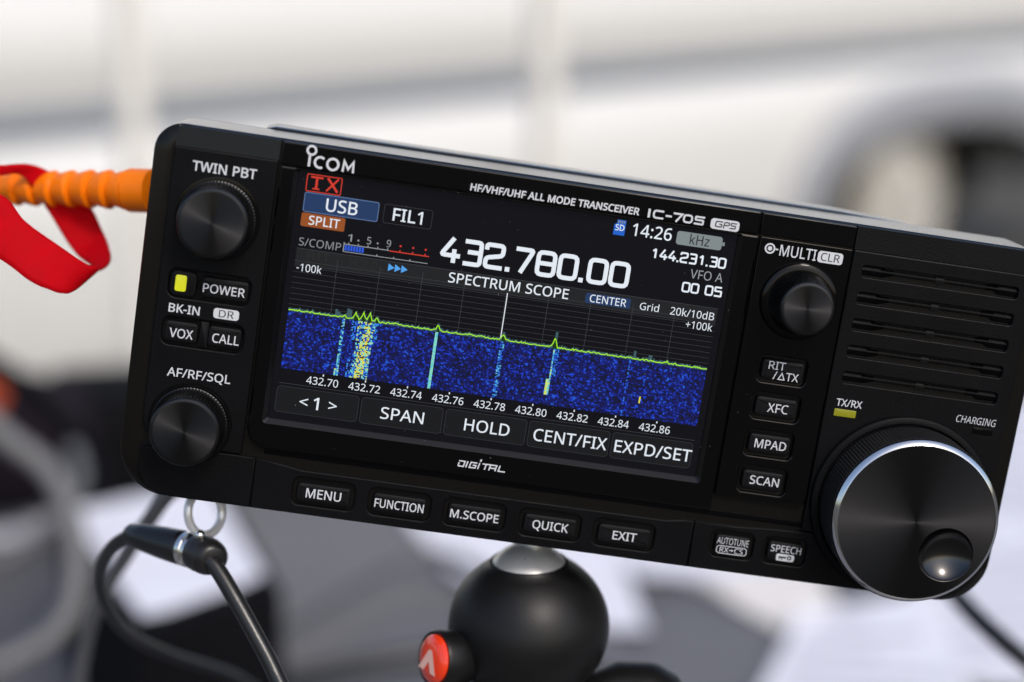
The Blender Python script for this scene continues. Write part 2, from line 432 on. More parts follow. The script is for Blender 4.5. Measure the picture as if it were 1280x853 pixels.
def text(bm, s, x, y, w, h, z, bold=0, slant=0.0, track=0):
    """string with its left baseline at (x, y), w wide and h high (capitals)"""
    polys, pen = [], 0
    for ch in s:
        adv, cs = GLYPHS[ch]
        for c_ in cs:
            if bold:
                c_ = inset(c_, -bold)
            polys.append((ch, pen, [(px + pen, py) for px, py in c_]))
        pen += adv + track
    allx = [p[0] for _, _, c_ in polys for p in c_]
    lo, hi = min(allx), max(allx)
    kx, ky = w / (hi - lo), h / CAP
    bypen = {}
    for ch, pn, c_ in polys:
        bypen.setdefault(pn, []).append([(x + (px - lo) * kx + slant * py * ky, y + py * ky) for px, py in c_])
    for loops in bypen.values():
        fill(bm, loops, z)


SEG = {'0': [('c', [(0, 0), (1, 0), (1, 1), (0, 1)])],
       '1': [('o', [(.22, .74), (.62, 1), (.62, 0)])],
       '2': [('o', [(0, .76), (0, 1), (1, 1), (1, .56), (0, .40), (0, 0), (1.04, 0)])],
       '3': [('o', [(0, 1), (1, 1), (1, .0), (0, 0)]), ('o', [(.22, .53), (.92, .53)])],
       '4': [('o', [(.66, 1.06), (-.02, .27), (1.12, .27)]), ('o', [(.74, .56), (.74, -.06)])],
       '5': [('o', [(1, 1), (.06, 1), (.06, .56), (1, .56), (1, 0), (0, 0)])],
       '7': [('o', [(-.06, 1), (1, 1), (.34, -.06)])],
       '8': [('c', [(0, 0), (1, 0), (1, 1), (0, 1)]), ('o', [(.1, .51), (.9, .51)])]}


def soften(pts, r, closed, kx, ky):
    """cut the corners of a poly-line with small arcs"""
    P = [Vector((p[0] * kx, p[1] * ky)) for p in pts]
    n = len(P)
    out = []
    for i in range(n):
        if not closed and i in (0, n - 1):
            out.append(P[i]); continue
        a, b, c = P[i - 1], P[i], P[(i + 1) % n]
        q = min(r, (a - b).length * .45, (c - b).length * .45)
        s, e = b + (a - b).normalized() * q, b + (c - b).normalized() * q
        for t in (0, .33, .67, 1):
            out.append(s * (1 - t) ** 2 + b * 2 * t * (1 - t) + e * t * t)
    return out


def digits(bm, s, x, y, w, h, z, stroke=.17):
    """squared display numerals"""
    wd = h * stroke
    units = sum(.36 if c_ == '.' else .6 if c_ == ' ' else 1.0 for c_ in s)
    pitch = w / units
    cw = pitch * .95 - wd
    pen = x
    for c_ in s:
        if c_ == '.':
            bmesh_rect(bm, pen + pitch * .02, y, pen + pitch * .02 + wd * 1.05, y + wd * 1.05, z)
            pen += pitch * .36
            continue
        if c_ == ' ':
            pen += pitch * .6
            continue
        for i, (kind, P) in enumerate(SEG[c_]):
            Q = soften(P, h * (.05 if c_ == '5' else .17 if kind == 'c' else .12), kind == 'c', cw, h - wd)
            strip(bm, [(pen + wd / 2 + p.x, y + wd / 2 + p.y) for p in Q], wd, z + .004 * i, kind == 'c')
        pen += pitch


def bmesh_rect(bm, x0, y0, x1, y1, z, mi=0):
    f = bm.faces.new([bm.verts.new(p) for p in ((x0, y0, z), (x1, y0, z), (x1, y1, z), (x0, y1, z))])
    f.material_index = mi


def pill(bm, x0, y0, x1, y1, r, z, hole=None):
    L = [rr(x0, y0, x1, y1, r, 5)]
    if hole: L.append(inset(L[0], -hole))
    fill(bm, L, z)

# ------------------------------------------------------------------ the radio
radio = empty("radio_transceiver", RADIO_AT, "black portable radio transceiver with a lit colour screen, knobs and a large tuning dial", "radio")
radio.rotation_euler = (BASIS @ ROT).to_euler()


def part(bm, name, material, parent=None, **kw):
    return build(bm, name, material, parent or radio, scale=S, **kw)


# rear housing and front housing
bm = bmesh.new()
L0 = rr(-98.5, -40.5, 98.5, 36.4, (9, 9, 4.5, 4.5), 8)
loft(bm, [z3(inset(L0, -1.5), -64), z3(L0, -62), z3(L0, -22.0), z3(inset(L0, -1), -21.1)], True, True)
rear = part(bm, "rear_housing", M['case'])
bm = bmesh.new()
L1 = rr(-71, -3, 68, 8.6, 1.5, 5)
hump = [(-73, 36, -17.4), (-73, 36, -46)]
prof = [(-80.0, 38.0), (-78.4, 41.7), (-76.5, 42.3), (55, 42.2), (72, 41.5), (76, 38.0)]
rowsz = [(-21.3, -.5), (-21.8, -.2), (-22.6, -.04), (-24, 0), (-31, -.05), (-32, -.3), (-34, -2.2)]
hr = [[bm.verts.new((x, y + dy * (1 if y > 40 else 0), z)) for x, y in prof] for z, dy in rowsz]
A, D = hr[0], hr[-1]
for P_, Q_ in zip(hr, hr[1:]):
    for i in range(5):
        bm.faces.new((P_[i], P_[i + 1], Q_[i + 1], Q_[i]))
bm.faces.new(A); bm.faces.new(D[::-1])
part(bm, "cooling_ridge", M['case'], rear, angle=12)

bm = bmesh.new()
base = rr(-100, -41.75, 100, 41.75, (11, 11, 6.2, 6.2), 10)


def sideways(loop, dx, dy):
    """shrink a loop by different amounts across and along"""
    return [(x * (100 - dx) / 100, y * (41.75 - dy) / 41.75) for x, y in loop]


loft(bm, [z3(sideways(base, .9, .9), -21.0), z3(sideways(base, .2, .2), -20.6), z3(base, -20.1), z3(base, -19.9), z3(base, -2.3), z3(base, -2.1), z3(sideways(base, .25, .12), -1.75),
          z3(sideways(base, 3.0, .35), -.9), z3(sideways(base, 3.8, 1.0), -.9)], True, True)
part(bm, "front_housing", M['shell'])

# ---- the control plate at the left
holeP = rr(-93.3, 4.1, -75.4, 10.4, 1.8)
holeV = rr(-93.5, -6.6, -75.6, -.3, 1.8)
bm = bmesh.new()
plate(bm, rr(-95.5, -29.2, -72.9, 37.0, (6, .4, .2, .4)), [holeP, holeV], -1.2, .4, .35, .35)
lplate = part(bm, "control_plate", M['plastic'])
bm = bmesh.new()
loft(bm, [[(-95.3, 37.05, -1.2), (-72.9, 37.05, -1.2), (-72.9, 41.45, -2.4), (-94.9, 41.45, -2.4)],
          [(-95.3, 37.05, .35), (-72.9, 37.05, .35), (-72.9, 41.4, -.05), (-94.9, 41.4, -.05)]])
part(bm, "sloped_lip", M['gloss'], lplate)
bm = bmesh.new()
ZP = .43
text(bm, "TWIN PBT", -91.1, 32.25, 13.9, 2.08, ZP, 14)
text(bm, "BK-IN", -92.6, .75, 6.8, 1.86, ZP, 14)
text(bm, "AF/RF/SQL", -91.3, -13.55, 14.0, 1.9, ZP, 10)
pill(bm, -82.8, .7, -77.2, 3.0, .7, ZP)
part(bm, "lettering", M['print'], lplate, recalc=False)
bm = bmesh.new()
text(bm, "DR", -81.6, 1.05, 3.3, 1.62, ZP + .02, 2)
part(bm, "pill_lettering", M['printdark'], lplate, recalc=False)
bm = bmesh.new()
box(bm, -93.4, 4, -1.15, -75.3, 10.5, -.9)
box(bm, -93.6, -6.7, -1.15, -75.5, -.2, -.9)
part(bm, "recess_floor", M['socket'], lplate)
bm = bmesh.new()
block(bm, rr(-85.3, -6.4, -83.4, -.5, .2), -.95, .1, .2)
part(bm, "recess_bridge", M['plastic_key'], lplate)

# ---- display module
win_o = rr(-69.3, -21.2, 29.9, 36.1, 1.0)
win_i = rr(-68.2, -20.1, 28.8, 35.5, .4)
mod = rr(-72.4, -27.2, 33.35, 36.15, (5, .4, .2, .2), 8)
bm = bmesh.new()
plate(bm, mod, [rr(-69.3, -21.2, 29.9, 35.95, .8)], -1.2, .6, .5, .05)
disp = part(bm, "display_bezel", M['gloss'])
bm = bmesh.new()
loft(bm, [z3(rr(-69.3, -21.2, 29.9, 35.95, .8), .56), z3(rr(-68.3, -20.2, 28.9, 35.5, .4), -.45), z3(rr(-68.25, -20.15, 28.85, 35.45, .4), -.9)], False, False)
part(bm, "window_edge", M['chamfer'], disp)
bm = bmesh.new()
plate(bm, rr(-72.4, 36.3, 32.95, 41.35, (.2, .2, .3, .3)), [], -1.2, .45, .3)
part(bm, "brand_strip", M['gloss'], disp)
bm = bmesh.new()
ZL = .47
strip(bm, circ(-66.1, 40.25, .93, 28), .5, ZL, True)
strip(bm, [(-66.36, 39.28), (-66.36, 36.72)], .52, ZL)
strip(bm, [(-64.0 + 1.15 * math.cos(math.radians(a)), 37.9 + 1.15 * math.sin(math.radians(a))) for a in range(48, 314, 14)], .52, ZL)
strip(bm, [(-61.25 + 1.2 * math.cos(2 * PI * k / 28), 37.9 + 1.2 * math.sin(2 * PI * k / 28)) for k in range(28)], .52, ZL, True)
strip(bm, [(-59.0, 36.65), (-58.85, 39.0), (-57.85, 37.35), (-56.85, 39.0), (-56.75, 36.65)], .5, ZL)
text(bm, "HF/VHF/UHF ALL MODE TRANSCEIVER", -31.1, 36.75, 37.4, 1.5, ZL, 24, .05)
# model lettering in wide square capitals
wd = .42
strip(bm, [(8.45, 36.55), (8.45, 38.5)], wd + .1, ZL)
strip(bm, soften([(11.7, 38.3), (9.5, 38.3), (9.5, 36.75), (11.7, 36.75)], .6, False, 1, 1), wd, ZL)
strip(bm, [(12.1, 37.5), (13.5, 37.5)], wd, ZL)
strip(bm, [(13.8, 38.3), (15.75, 38.3), (14.5, 36.5)], wd, ZL)
strip(bm, soften([(16.2, 36.75), (18.0, 36.75), (18.0, 38.3), (16.2, 38.3)], .6, True, 1, 1), wd, ZL, True)
strip(bm, soften([(20.8, 38.3), (18.8, 38.3), (18.8, 37.6), (20.5, 37.6), (20.5, 36.75), (18.5, 36.75)], .14, False, 1, 1), wd, ZL)
pill(bm, 22.2, 36.2, 28.6, 38.55, .7, ZL)
# slanted square lettering under the screen
ZD = .63
x, y, k = -25.0, -24.95, .18
for pts in ([(0, 0), (0, 1.4), (1.5, 1.4), (1.5, 0), (0, 0)],):
    pass


def slant(P, dx):
    return [(x + dx + px + .22 * py, y + py) for px, py in P]


for dx, P in ((0.1, [(.15, .1), (1.35, .1), (1.35, 1.3), (.0, 1.3)]), (0.1, [(.15, .1), (.15, .95)]), (2.05, [(0, -.02), (0, 1.42)]),
              (2.7, [(1.5, 1.3), (.1, 1.3), (.1, .1), (1.4, .1), (1.4, .7), (.7, .7)]), (4.75, [(0, -.02), (0, 1.4)]), (4.75, [(.05, 1.65), (.05, 2.3)]),
              (5.4, [(0, 1.3), (1.75, 1.3)]), (5.4, [(.85, 1.2), (.85, 0)]), (7.2, [(.05, -.02), (.05, 1.3), (1.45, 1.3), (1.45, -.02)]), (7.2, [(.15, .58), (1.35, .58)]),
              (9.3, [(.05, 1.42), (.05, .1), (1.6, .1)])):
    strip(bm, slant(P, dx), .3, ZD + random.random() * .004)
part(bm, "lettering", M['print'], disp, recalc=False)
bm = bmesh.new()
for P in ([(24.9, 37.95), (23.4, 37.95), (23.3, 36.8), (24.7, 36.8), (24.75, 37.4), (24.1, 37.4)], [(25.15, 36.6), (25.3, 37.95), (26.4, 37.95), (26.3, 37.3), (25.25, 37.3)],
          [(28.0, 37.95), (26.75, 37.95), (26.7, 37.4), (27.8, 37.4), (27.75, 36.8), (26.5, 36.8)]):
    strip(bm, soften(P, .3, False, 1, 1), .26, ZL + .02 + random.random() * .004)
part(bm, "pill_lettering", M['printdark'], disp, recalc=False)
# sloped strip and dark groove below the module
bm = bmesh.new()
loft(bm, [[(-68, -27.25, -1.2), (-68, -28.7, -1.2), (55, -28.7, -1.2), (55, -27.25, -1.2)], [(-68, -27.3, -.25), (-68, -28.6, -.85), (55, -28.6, -.85), (55, -27.3, -.25)]], True)
part(bm, "lower_bevel", M['plastic'], disp)

# ---- the screen
bm = bmesh.new()
bmesh_rect(bm, -68.24, -20.14, 28.84, 35.44, -.86)
screen = part(bm, "display_screen", M['lcd'])
Z0 = -.83


def px(material, name, draw):
    b = bmesh.new()
    draw(b)
    return part(b, name, M[material], screen, recalc=False, smooth=False)


def grid(b):
    for i in range(10):
        xx = -66.9 + 9.43 * (i + 1)
        if xx < 27: bmesh_rect(b, xx - .05, 4.9, xx + .05, 17.2, Z0)
    for i in range(9):
        yy = 6.0 + 1.22 * i
        bmesh_rect(b, -66.9, yy - .04, 27.3, yy + .04, Z0 + .003)
    for yy in (18.55, 14.95, -9.0 - 2.9):
        bmesh_rect(b, -66.7, yy - .05, 27.3, yy + .05, Z0 + .006)


px('px_grid', "scope_grid", grid)
px('px_head', "title_bar", lambda b: bmesh_rect(b, -66.7, 15.05, 27.3, 18.5, Z0 - .01))


def white(b):
    z = Z0 + .03
    text(b, "USB", -61.6, 27.5, 6.9, 2.75, z + .02, 8)
    text(b, "SPLIT", -64.9, 24.05, 6.8, 1.95, z + .02, 6)
    text(b, "FIL1", -46.9, 27.6, 6.5, 2.7, z, 8)
    text(b, "-100k", -66.2, 13.55, 5.5, 1.67, z)
    text(b, "SPECTRUM SCOPE", -32.9, 15.85, 26.8, 2.2, z, 6)
    text(b, "14:26", 5.6, 32.0, 8.8, 2.7, z, 6)
    text(b, "CENTER", -1.3, 16.0, 8.2, 1.68, z + .02, 4)
    text(b, "Grid", 10.0, 15.9, 4.3, 1.6, z)
    text(b, "20k/10dB", 16.9, 15.8, 9.9, 1.69, z)
    text(b, "+100k", 20.8, 13.3, 6.0, 1.69, z)
    for i in range(9):
        text(b, "432.%d" % (70 + 2 * i), -60.8 + 9.39 * i, -11.3, 7.05, 1.71, z)
        bmesh_rect(b, -57.35 + 9.42 * i, -9.2, -57.1 + 9.42 * i, -8.75, z)
    text(b, "<", -61.7, -16.75, 1.85, 2.4, z, 4)
    text(b, "1", -58.6, -16.95, 1.2, 2.72, z, 10)
    text(b, ">", -55.2, -16.75, 1.85, 2.4, z, 4)
    text(b, "SPAN", -43.5, -16.85, 9.7, 2.65, z, 4)
    text(b, "HOLD", -24.6, -16.9, 10.2, 2.7, z, 4)
    text(b, "CENT/FIX", -8.9, -17.0, 16.7, 2.74, z, 4)
    text(b, "EXPD/SET", 9.6, -17.0, 17.6, 2.74, z, 4)
    bmesh_rect(b, -19.62, 5.0, -19.42, 15.3, z)
    text(b, "SD", 1.75, 32.65, 2.0, 1.3, z + .03, 10)


px('px_white', "screen_lettering", white)


def freq(b):
    digits(b, "432.780.00", -35.7, 20.0, 42.6, 5.9, Z0 + .03, .165)
    digits(b, "144.231.30", 10.4, 27.55, 17.1, 2.45, Z0 + .03, .17)
    digits(b, "00 05", 18.5, 21.15, 9.2, 2.35, Z0 + .03, .17)


px('px_white', "frequency_readout", freq)


def grey(b):
    z = Z0 + .03
    text(b, "S/COMP", -66.4, 19.2, 9.2, 1.75, z, -6)
    for s, xx in (("1", -56.0), ("5", -51.75), ("9", -47.4)):
        text(b, s, xx, 21.6, .95, 1.6, z)
    for xx in (-53.6, -49.35):
        bmesh_rect(b, xx - .18, 21.9, xx + .18, 22.26, z)
    bmesh_rect(b, -56.65, 20.8, -46.7, 20.98, z)
    bmesh_rect(b, -56.7, 19.25, -56.5, 21.3, z + .003)
    for xx in (-55.7, -53.6, -51.45, -49.3, -47.1):
        bmesh_rect(b, xx, 20.98, xx + .18, 21.35, z)
    bmesh_rect(b, -56.6, 19.15, -37.9, 19.3, z)
    for xx in (-49.3, -45.6, -42.0):
        bmesh_rect(b, xx, 19.3, xx + .25, 19.6, z)


px('px_grey', "meter_scale", grey)
px('px_grey', "channel_lettering", lambda b: text(b, "VFO A", 19.9, 24.5, 7.3, 2.0, Z0 + .03))


def red(b):
    z = Z0 + .03
    pill(b, -66.5, 31.2, -58.75, 35.1, .35, z, .2)
    for xx in (-65.55, -62.0):
        pass
    strip(b, [(-65.6, 34.45), (-62.9, 34.45)], .42, z)
    strip(b, [(-64.25, 34.2), (-64.25, 31.85)], .5, z)
    strip(b, [(-65.0, 31.95), (-63.5, 31.95)], .3, z + .003)
    strip(b, [(-61.95, 34.7), (-59.55, 31.8)], .5, z)
    strip(b, [(-59.6, 34.7), (-62.0, 31.8)], .4, z + .003)
    bmesh_rect(b, -46.6, 20.7, -37.85, 20.92, z)
    for xx in (-44.3, -41.5, -38.75):
        bmesh_rect(b, xx - .2, 22.0, xx + .2, 22.4, z)
        bmesh_rect(b, xx - .12, 20.92, xx + .12, 21.3, z)


px('px_red', "transmit_badge", red)
px('px_blue', "mode_badge", lambda b: pill(b, -66.5, 26.7, -50.1, 31.05, .5, Z0 + .01))
px('px_blue', "centre_badge", lambda b: pill(b, -2.3, 15.65, 7.85, 17.95, .45, Z0 + .01))
px('px_bluelight', "badge_outline", lambda b: pill(b, -66.5, 26.7, -50.1, 31.05, .5, Z0 + .02, .15))
px('px_orange', "split_badge", lambda b: pill(b, -66.6, 23.5, -57.0, 26.5, .4, Z0 + .01))
px('px_keyedge', "filter_badge", lambda b: pill(b, -49.0, 26.75, -38.3, 31.0, .5, Z0 + .01, .12))


def khz(b):
    pill(b, 15.5, 31.5, 25.7, 34.5, .6, Z0 + .01)
    bmesh_rect(b, 25.75, 32.6, 26.3, 33.4, Z0 + .01)


px('px_khz', "unit_badge", khz)
px('px_dark', "unit_lettering", lambda b: text(b, "kHz", 18.5, 31.95, 4.4, 2.15, Z0 + .03, 4))


def sdcard(b):
    fill(b, [[(1.45, 31.6), (3.95, 31.6), (3.95, 35.0), (2.0, 35.0), (2.0, 34.2), (1.45, 33.9)]], Z0 + .01)


px('px_sd', "card_icon", sdcard)


def contacts(b):
    for i in range(4):
        bmesh_rect(b, 2.15 + .44 * i, 34.3, 2.42 + .44 * i, 34.85, Z0 + .02)


px('px_khz', "card_contacts", contacts)
px('px_barblue', "meter_bar", lambda b: [bmesh_rect(b, -56.35 + .62 * i, 19.5, -55.88 + .62 * i, 20.7, Z0 + .03) for i in range(7)])
px('px_arrow', "scroll_arrow", lambda b: [fill(b, [[(-46.35 + 1.45 * i, 16.35), (-44.95 + 1.45 * i, 17.2), (-46.35 + 1.45 * i, 18.05)]], Z0 + .03 + .002 * i) for i in range(3)])
px('px_ghost', "dimmed_lettering", lambda b: (text(b, "HOLD", -54.9, 16.1, 6.2, 1.9, Z0 + .02, 0), text(b, "RIT", -64.2, 16.4, 5.0, 1.8, Z0 + .02, 0)))


def keys(b, edge):
    for i in range(5):
        a = -67.0 + 18.95 * i
        if edge:
            pill(b, a, -18.55, a + 18.4, -12.55, .8, Z0 + .015, .1)
        else:
            pill(b, a + .1, -18.45, a + 18.3, -12.65, .75, Z0 + .005)


px('px_key', "soft_key", lambda b: keys(b, False))
px('px_keyedge', "soft_key_outline", lambda b: keys(b, True))

# spectrum trace, peak-hold haze and waterfall
rng = random.Random(11)
WX0, WX1, WY0, WY1 = -66.75, 27.2, -8.55, 4.35
peaks = [(-54.4, .5, .35, 0), (-51.9, 1.6, .45, 1), (-50.2, 1.9, .4, 1), (-48.8, 2.1, .4, 1), (-47.2, 1.5, .35, 1), (-33.6, 1.9, .38, 1), (-19.0, 1.4, .55, 1), (-7.4, 3.0, .42, 1),
         (9.9, .35, .3, 1), (18.0, .55, .25, 1), (-26.5, .35, .4, 1), (-43, .3, .4, 1)]


def level(xx):
    v = 0
    for p, h, w_, f in peaks:
        v = max(v, h * max(0, 1 - abs(xx - p) / w_ / 1.7) ** 1.3)
    return v


N = 330
trace = []
for i in range(N + 1):
    xx = WX0 + (WX1 - WX0) * i / N
    v = level(xx)
    trace.append((xx, 4.62 + v * (.75 + .25 * rng.random()) + rng.random() ** 2 * .36))
px('px_trace', "spectrum_trace", lambda b: strip(b, trace, .2, Z0 + .04))


def peakfill(b):
    for i in range(N):
        (a, ya), (c, yc) = trace[i], trace[i + 1]
        e = .25 + .3 * rng.random()
        for p, h in ((-56.4, 1.7), (-55.7, 1.2), (-53.9, 2.2), (-53.3, 2.0), (-7.4, 3.6), (10.5, 1.9), (14.1, 1.4), (-19, 1.9)):
            if abs(a - p) < .3: e = max(e, h - (ya - 4.6))
        bmesh_rect(b, a, 4.4, c, ya + e, Z0 + .012)


px('px_peak', "peak_hold", peakfill)


def greenfill(b):
    for i in range(N):
        (a, ya), (c, yc) = trace[i], trace[i + 1]
        if ya > 5.2: bmesh_rect(b, a, 4.4, c, ya, Z0 + .025)


px('px_green', "trace_fill", greenfill)

m = bpy.data.materials.new("waterfall picture")
m.use_nodes = True
nt = m.node_tree
pb = nt.nodes["Principled BSDF"]
pb.inputs["Base Color"].default_value = (.004, .004, .004, 1)
pb.inputs["Roughness"].default_value = .12
ca = nt.nodes.new("ShaderNodeVertexColor")
ca.layer_name = "signal"
nt.links.new(ca.outputs["Color"], pb.inputs["Emission Color"])
pb.inputs["Emission Strength"].default_value = .95 * GAIN
b = bmesh.new()
lay = b.loops.layers.float_color.new("signal")
NX, NY = 290, 50


def ramp(t):
    stops = [(0, (.0, .001, .012)), (.3, (.001, .006, .17)), (.5, (.006, .05, .62)), (.65, (.03, .25, .75)), (.8, (.2, .75, .6)), (.92, (.75, .75, .05)), (1.01, (.8, .6, .02))]
    for (a, ca_), (c, cc) in zip(stops, stops[1:]):
        if t <= c:
            f = max(0, (t - a) / (c - a))
            return tuple(u + (v - u) * f for u, v in zip(ca_, cc))
    return stops[-1][1]


noise = [[rng.random() for _ in range(NX)] for _ in range(NY)]
grd = [[b.verts.new((WX0 + (WX1 - WX0) * i / NX, WY0 + (WY1 - WY0) * j / NY, Z0 + .005)) for i in range(NX + 1)] for j in range(NY + 1)]
for j in range(NY):
    v_ = 1 - j / NY                      # 0 = newest line, at the top
    for i in range(NX):
        xx = WX0 + (WX1 - WX0) * (i + .5) / NX
        q = noise[j][i] * .62 + (noise[j][i - 1] + noise[j - 1][i]) * .19
        t = min(.52, .03 + .92 * max(0, q - .13) ** 1.85) + .03 * math.sin(xx * .9 + j * .21)
        r = rng.random()
        if abs(xx + 54.4) < .3 and r > .35: t = max(t, .5 + .35 * rng.random() + (.12 if v_ < .2 else 0) * 0)
        if abs(xx + 54.7) < .5 and j < 6: t = max(t, .55 + .4 * rng.random())
        if abs(xx + 52.0) < .55 and r > .55 and (v_ < .35 or j < 16): t = max(t, .5 + .2 * rng.random())
        cA = -49.2 - 1.1 * (1 - j / NY) * .4
        if abs(xx - cA) < 1.9 and r > .25: t = max(t, .42 + .5 * rng.random())
        if abs(xx - (cA + .35)) < .7 and r > .38: t = max(t, .78 + .24 * rng.random())
        if abs(xx - (cA - .6)) < .35 and v_ > .35 and r > .3: t = max(t, .8 + .2 * rng.random())
        if abs(xx + 47.0) < .3 and v_ < .3 and r > .5: t = max(t, .65)
        if abs(xx + 33.65) < .38: t = max(t, .72 + .12 * rng.random())
        if abs(xx + 18.95) < .55 and r > .42: t = max(t, .52 + .25 * rng.random())
        if abs(xx + 7.3) < .3 and v_ < .84: t = max(t, .6 + .32 * rng.random())
        if abs(xx + 7.3 + .45 * (1 if v_ > .55 else 0)) < .3 and .55 < v_ < .84: t = max(t, .8 + .15 * rng.random())
        if abs(xx + 6.6) < .45 and v_ < .5 and r > .6: t = max(t, .6)
        if abs(xx - 9.9) < .2 and r > .5: t = max(t, .5 + .14 * rng.random())
        if abs(xx - 13.4) < .28 and .62 < v_ < .75: t = .95
        if abs(xx - 19) < .5 or abs(xx - 22.5) < .4: t += .07 * rng.random()
        c_ = ramp(t)
        f = b.faces.new((grd[j][i], grd[j][i + 1], grd[j + 1][i + 1], grd[j + 1][i]))
        for lp in f.loops:
            lp[lay] = (*c_, 1)
part(b, "waterfall_display", m, screen, recalc=False, smooth=False)

# ---- plate with the multi knob and four keys
keyy = {'RIT': 7.0, 'XFC': -1.5, 'MPAD': -10.1, 'SCAN': -18.6}
bm = bmesh.new()
plate(bm, rr(33.7, -23.4, 54.5, 36.1, (.3, 1.6, .2, .2)), [rr(43.85 - 5.5, yy - 3.1, 43.85 + 5.5, yy + 3.1, 1.3) for yy in keyy.values()], -1.2, .55, .22, .3)
multi = part(bm, "key_plate", M['gloss'])
bm = bmesh.new()
plate(bm, rr(33.35, 36.4, 54.5, 41.3, .25), [], -1.2, .45, .22)
part(bm, "blank_strip", M['gloss'], multi)
bm = bmesh.new()
for yy in keyy.values():
    box(bm, 38.2, yy - 3.2, -1.15, 49.5, yy + 3.2, -.95)
part(bm, "recess_floor", M['socket'], multi)
bm = bmesh.new()
ZM = .58
text(bm, "MULTI", 38.4, 32.5, 8.2, 2.4, ZM, 6)
strip(bm, circ(36.15, 33.75, 1.0, 28), .36, ZM, True)
fill(bm, [circ(36.15, 33.75, .5, 20)], ZM)
bmesh_rect(bm, 37.35, 33.58, 38.0, 33.9, ZM)
pill(bm, 46.95, 32.3, 52.6, 34.9, .7, ZM)
part(bm, "lettering", M['print'], multi, recalc=False)
bm = bmesh.new()
text(bm, "CLR", 47.65, 32.75, 4.3, 1.75, ZM + .02, 4)
part(bm, "pill_lettering", M['printdark'], multi, recalc=False)

# ---- speaker plate, with real slots, reaching down round the dial
slots = [(75.2 + .04 * i, 31.75 - 6.05 * i) for i in range(5)]
lowholes = [rr(39.8 - 4.9, -34.65 - 3.05, 39.8 + 4.9, -34.65 + 3.05, 1.4), rr(52.0 - 4.9, -34.55 - 3.05, 52.0 + 4.9, -34.55 + 3.05, 1.4)]
bm = bmesh.new()
spk = rr(54.8, -29.0, 96.4, 36.2, (.3, .3, .3, .3))
plate(bm, spk, [rr(cx - 17.8, cy - 1.3, cx + 17.8, cy + 1.3, .7) for cx, cy in slots], -1.9, .4, .35, .25)
spkp = part(bm, "speaker_plate", M['plastic'])
bm = bmesh.new()
loft(bm, [[(54.8, 36.25, -1.4), (96.2, 36.25, -1.4), (95.8, 41.45, -2.4), (54.8, 41.45, -2.4)], [(54.8, 36.25, .3), (96.2, 36.25, .3), (95.8, 41.4, -.05), (54.8, 41.4, -.05)]])
part(bm, "sloped_lip", M['plastic'], spkp)
bm = bmesh.new()
for cx, cy in slots:
    # the floor of each slot: shallow shelves at the ends, a scoop between them and a rib in the middle
    A = [(-17.9, -.75), (-13.5, -.75), (-10.5, -1.7), (-1.2, -1.8), (-.9, -.9), (.9, -.9), (1.2, -1.8), (10.5, -1.7), (13.5, -.75), (17.9, -.75)]
    lo = [bm.verts.new((cx + a, cy - 1.35, min(z + .0, -.2) - .3)) for a, z in A]
    md = [bm.verts.new((cx + a, cy + .25, -.25)) for a, z in A]
    m2 = [bm.verts.new((cx + a, cy + .55, -.3)) for a, z in A]
    hi = [bm.verts.new((cx + a, cy + 1.35, z)) for a, z in A]
    for P_, Q_, mi_ in ((lo, md, 1), (md, m2, 0), (m2, hi, 1)):
        for i in range(len(A) - 1):
            bm.faces.new((P_[i], P_[i + 1], Q_[i + 1], Q_[i])).material_index = mi_ if 1 < i < 7 else 0
part(bm, "slot_louvre", [M['plastic'], M['socket']], spkp, angle=20)
bm = bmesh.new()
box(bm, 56, 5, -2.2, 95, 34, -1.95)
part(bm, "slot_backing", M['socket'], spkp)
bm = bmesh.new()
text(bm, "TX/RX", 57.2, .95, 5.9, 1.6, ZP, 8)
text(bm, "CHARGING", 84.8, 1.1, 9.1, 1.62, ZP, -4, .12)
part(bm, "lettering", M['print'], spkp, recalc=False)
bm = bmesh.new()
block(bm, rr(57.1, -1.45, 62.1, .25, .25), .3, .5, .12)
part(bm, "indicator_lamp", M['leddim'], label="dim yellow green lamp under the TX/RX lettering")
bm = bmesh.new()
block(bm, rr(89.0, -1.15, 93.7, .4, .2), .3, .43, .05)
part(bm, "indicator_lamp", M['gloss'], label="unlit black lamp under the CHARGING lettering")

# ---- lower strip with the row of buttons
strip_keys = [("MENU", -53.6, 7.9, 2.1), ("FUNCTION", -36.45, 11.1, 1.95), ("M.SCOPE", -19.35, 11.0, 1.9), ("QUICK", -2.1, 8.2, 1.95), ("EXIT", 14.9, 5.5, 1.96)]
bm = bmesh.new()
lo = [(-69.45, -41.1), (30.3, -41.1), (30.3, -30.3), (28, -30.3), (24, -30.95), (-59, -30.95), (-64, -30.2), (-69.45, -29.6)]
plate(bm, lo, [rr(cx - 7.0, -38.9, cx + 7.0, -32.6, 1.6) for _, cx, _, _ in strip_keys], -1.2, .2, .25, .35)
low = part(bm, "button_strip", M['plastic'])
bm = bmesh.new()
for _, cx, _, _ in strip_keys:
    box(bm, cx - 7.1, -39, -1.15, cx + 7.1, -32.5, -.95)
part(bm, "recess_floor", M['socket'], low)
bm = bmesh.new()
plate(bm, [(-90, -40.95), (-69.7, -40.95), (-69.7, -29.6), (-74, -29.5), (-88, -29.6), (-95.5, -30.5), (-95.2, -36), (-93, -39.6)], [], -1.2, .2, .25)
part(bm, "corner_plate", M['plastic'])
bm = bmesh.new()
arc = [(75.9 + 21.6 * math.cos(math.radians(a)), -19.9 + 21.6 * math.sin(math.radians(a))) for a in (205, 222, 238, 252)]
plate(bm, [(30.55, -41.1), (87, -41.1), (93, -39.3), (96, -35.5), (96.3, -29.4), (54, -29.4), (48, -29.6), (40, -30.2), (30.55, -30.3)], lowholes, -1.2, .2, .25, .35)
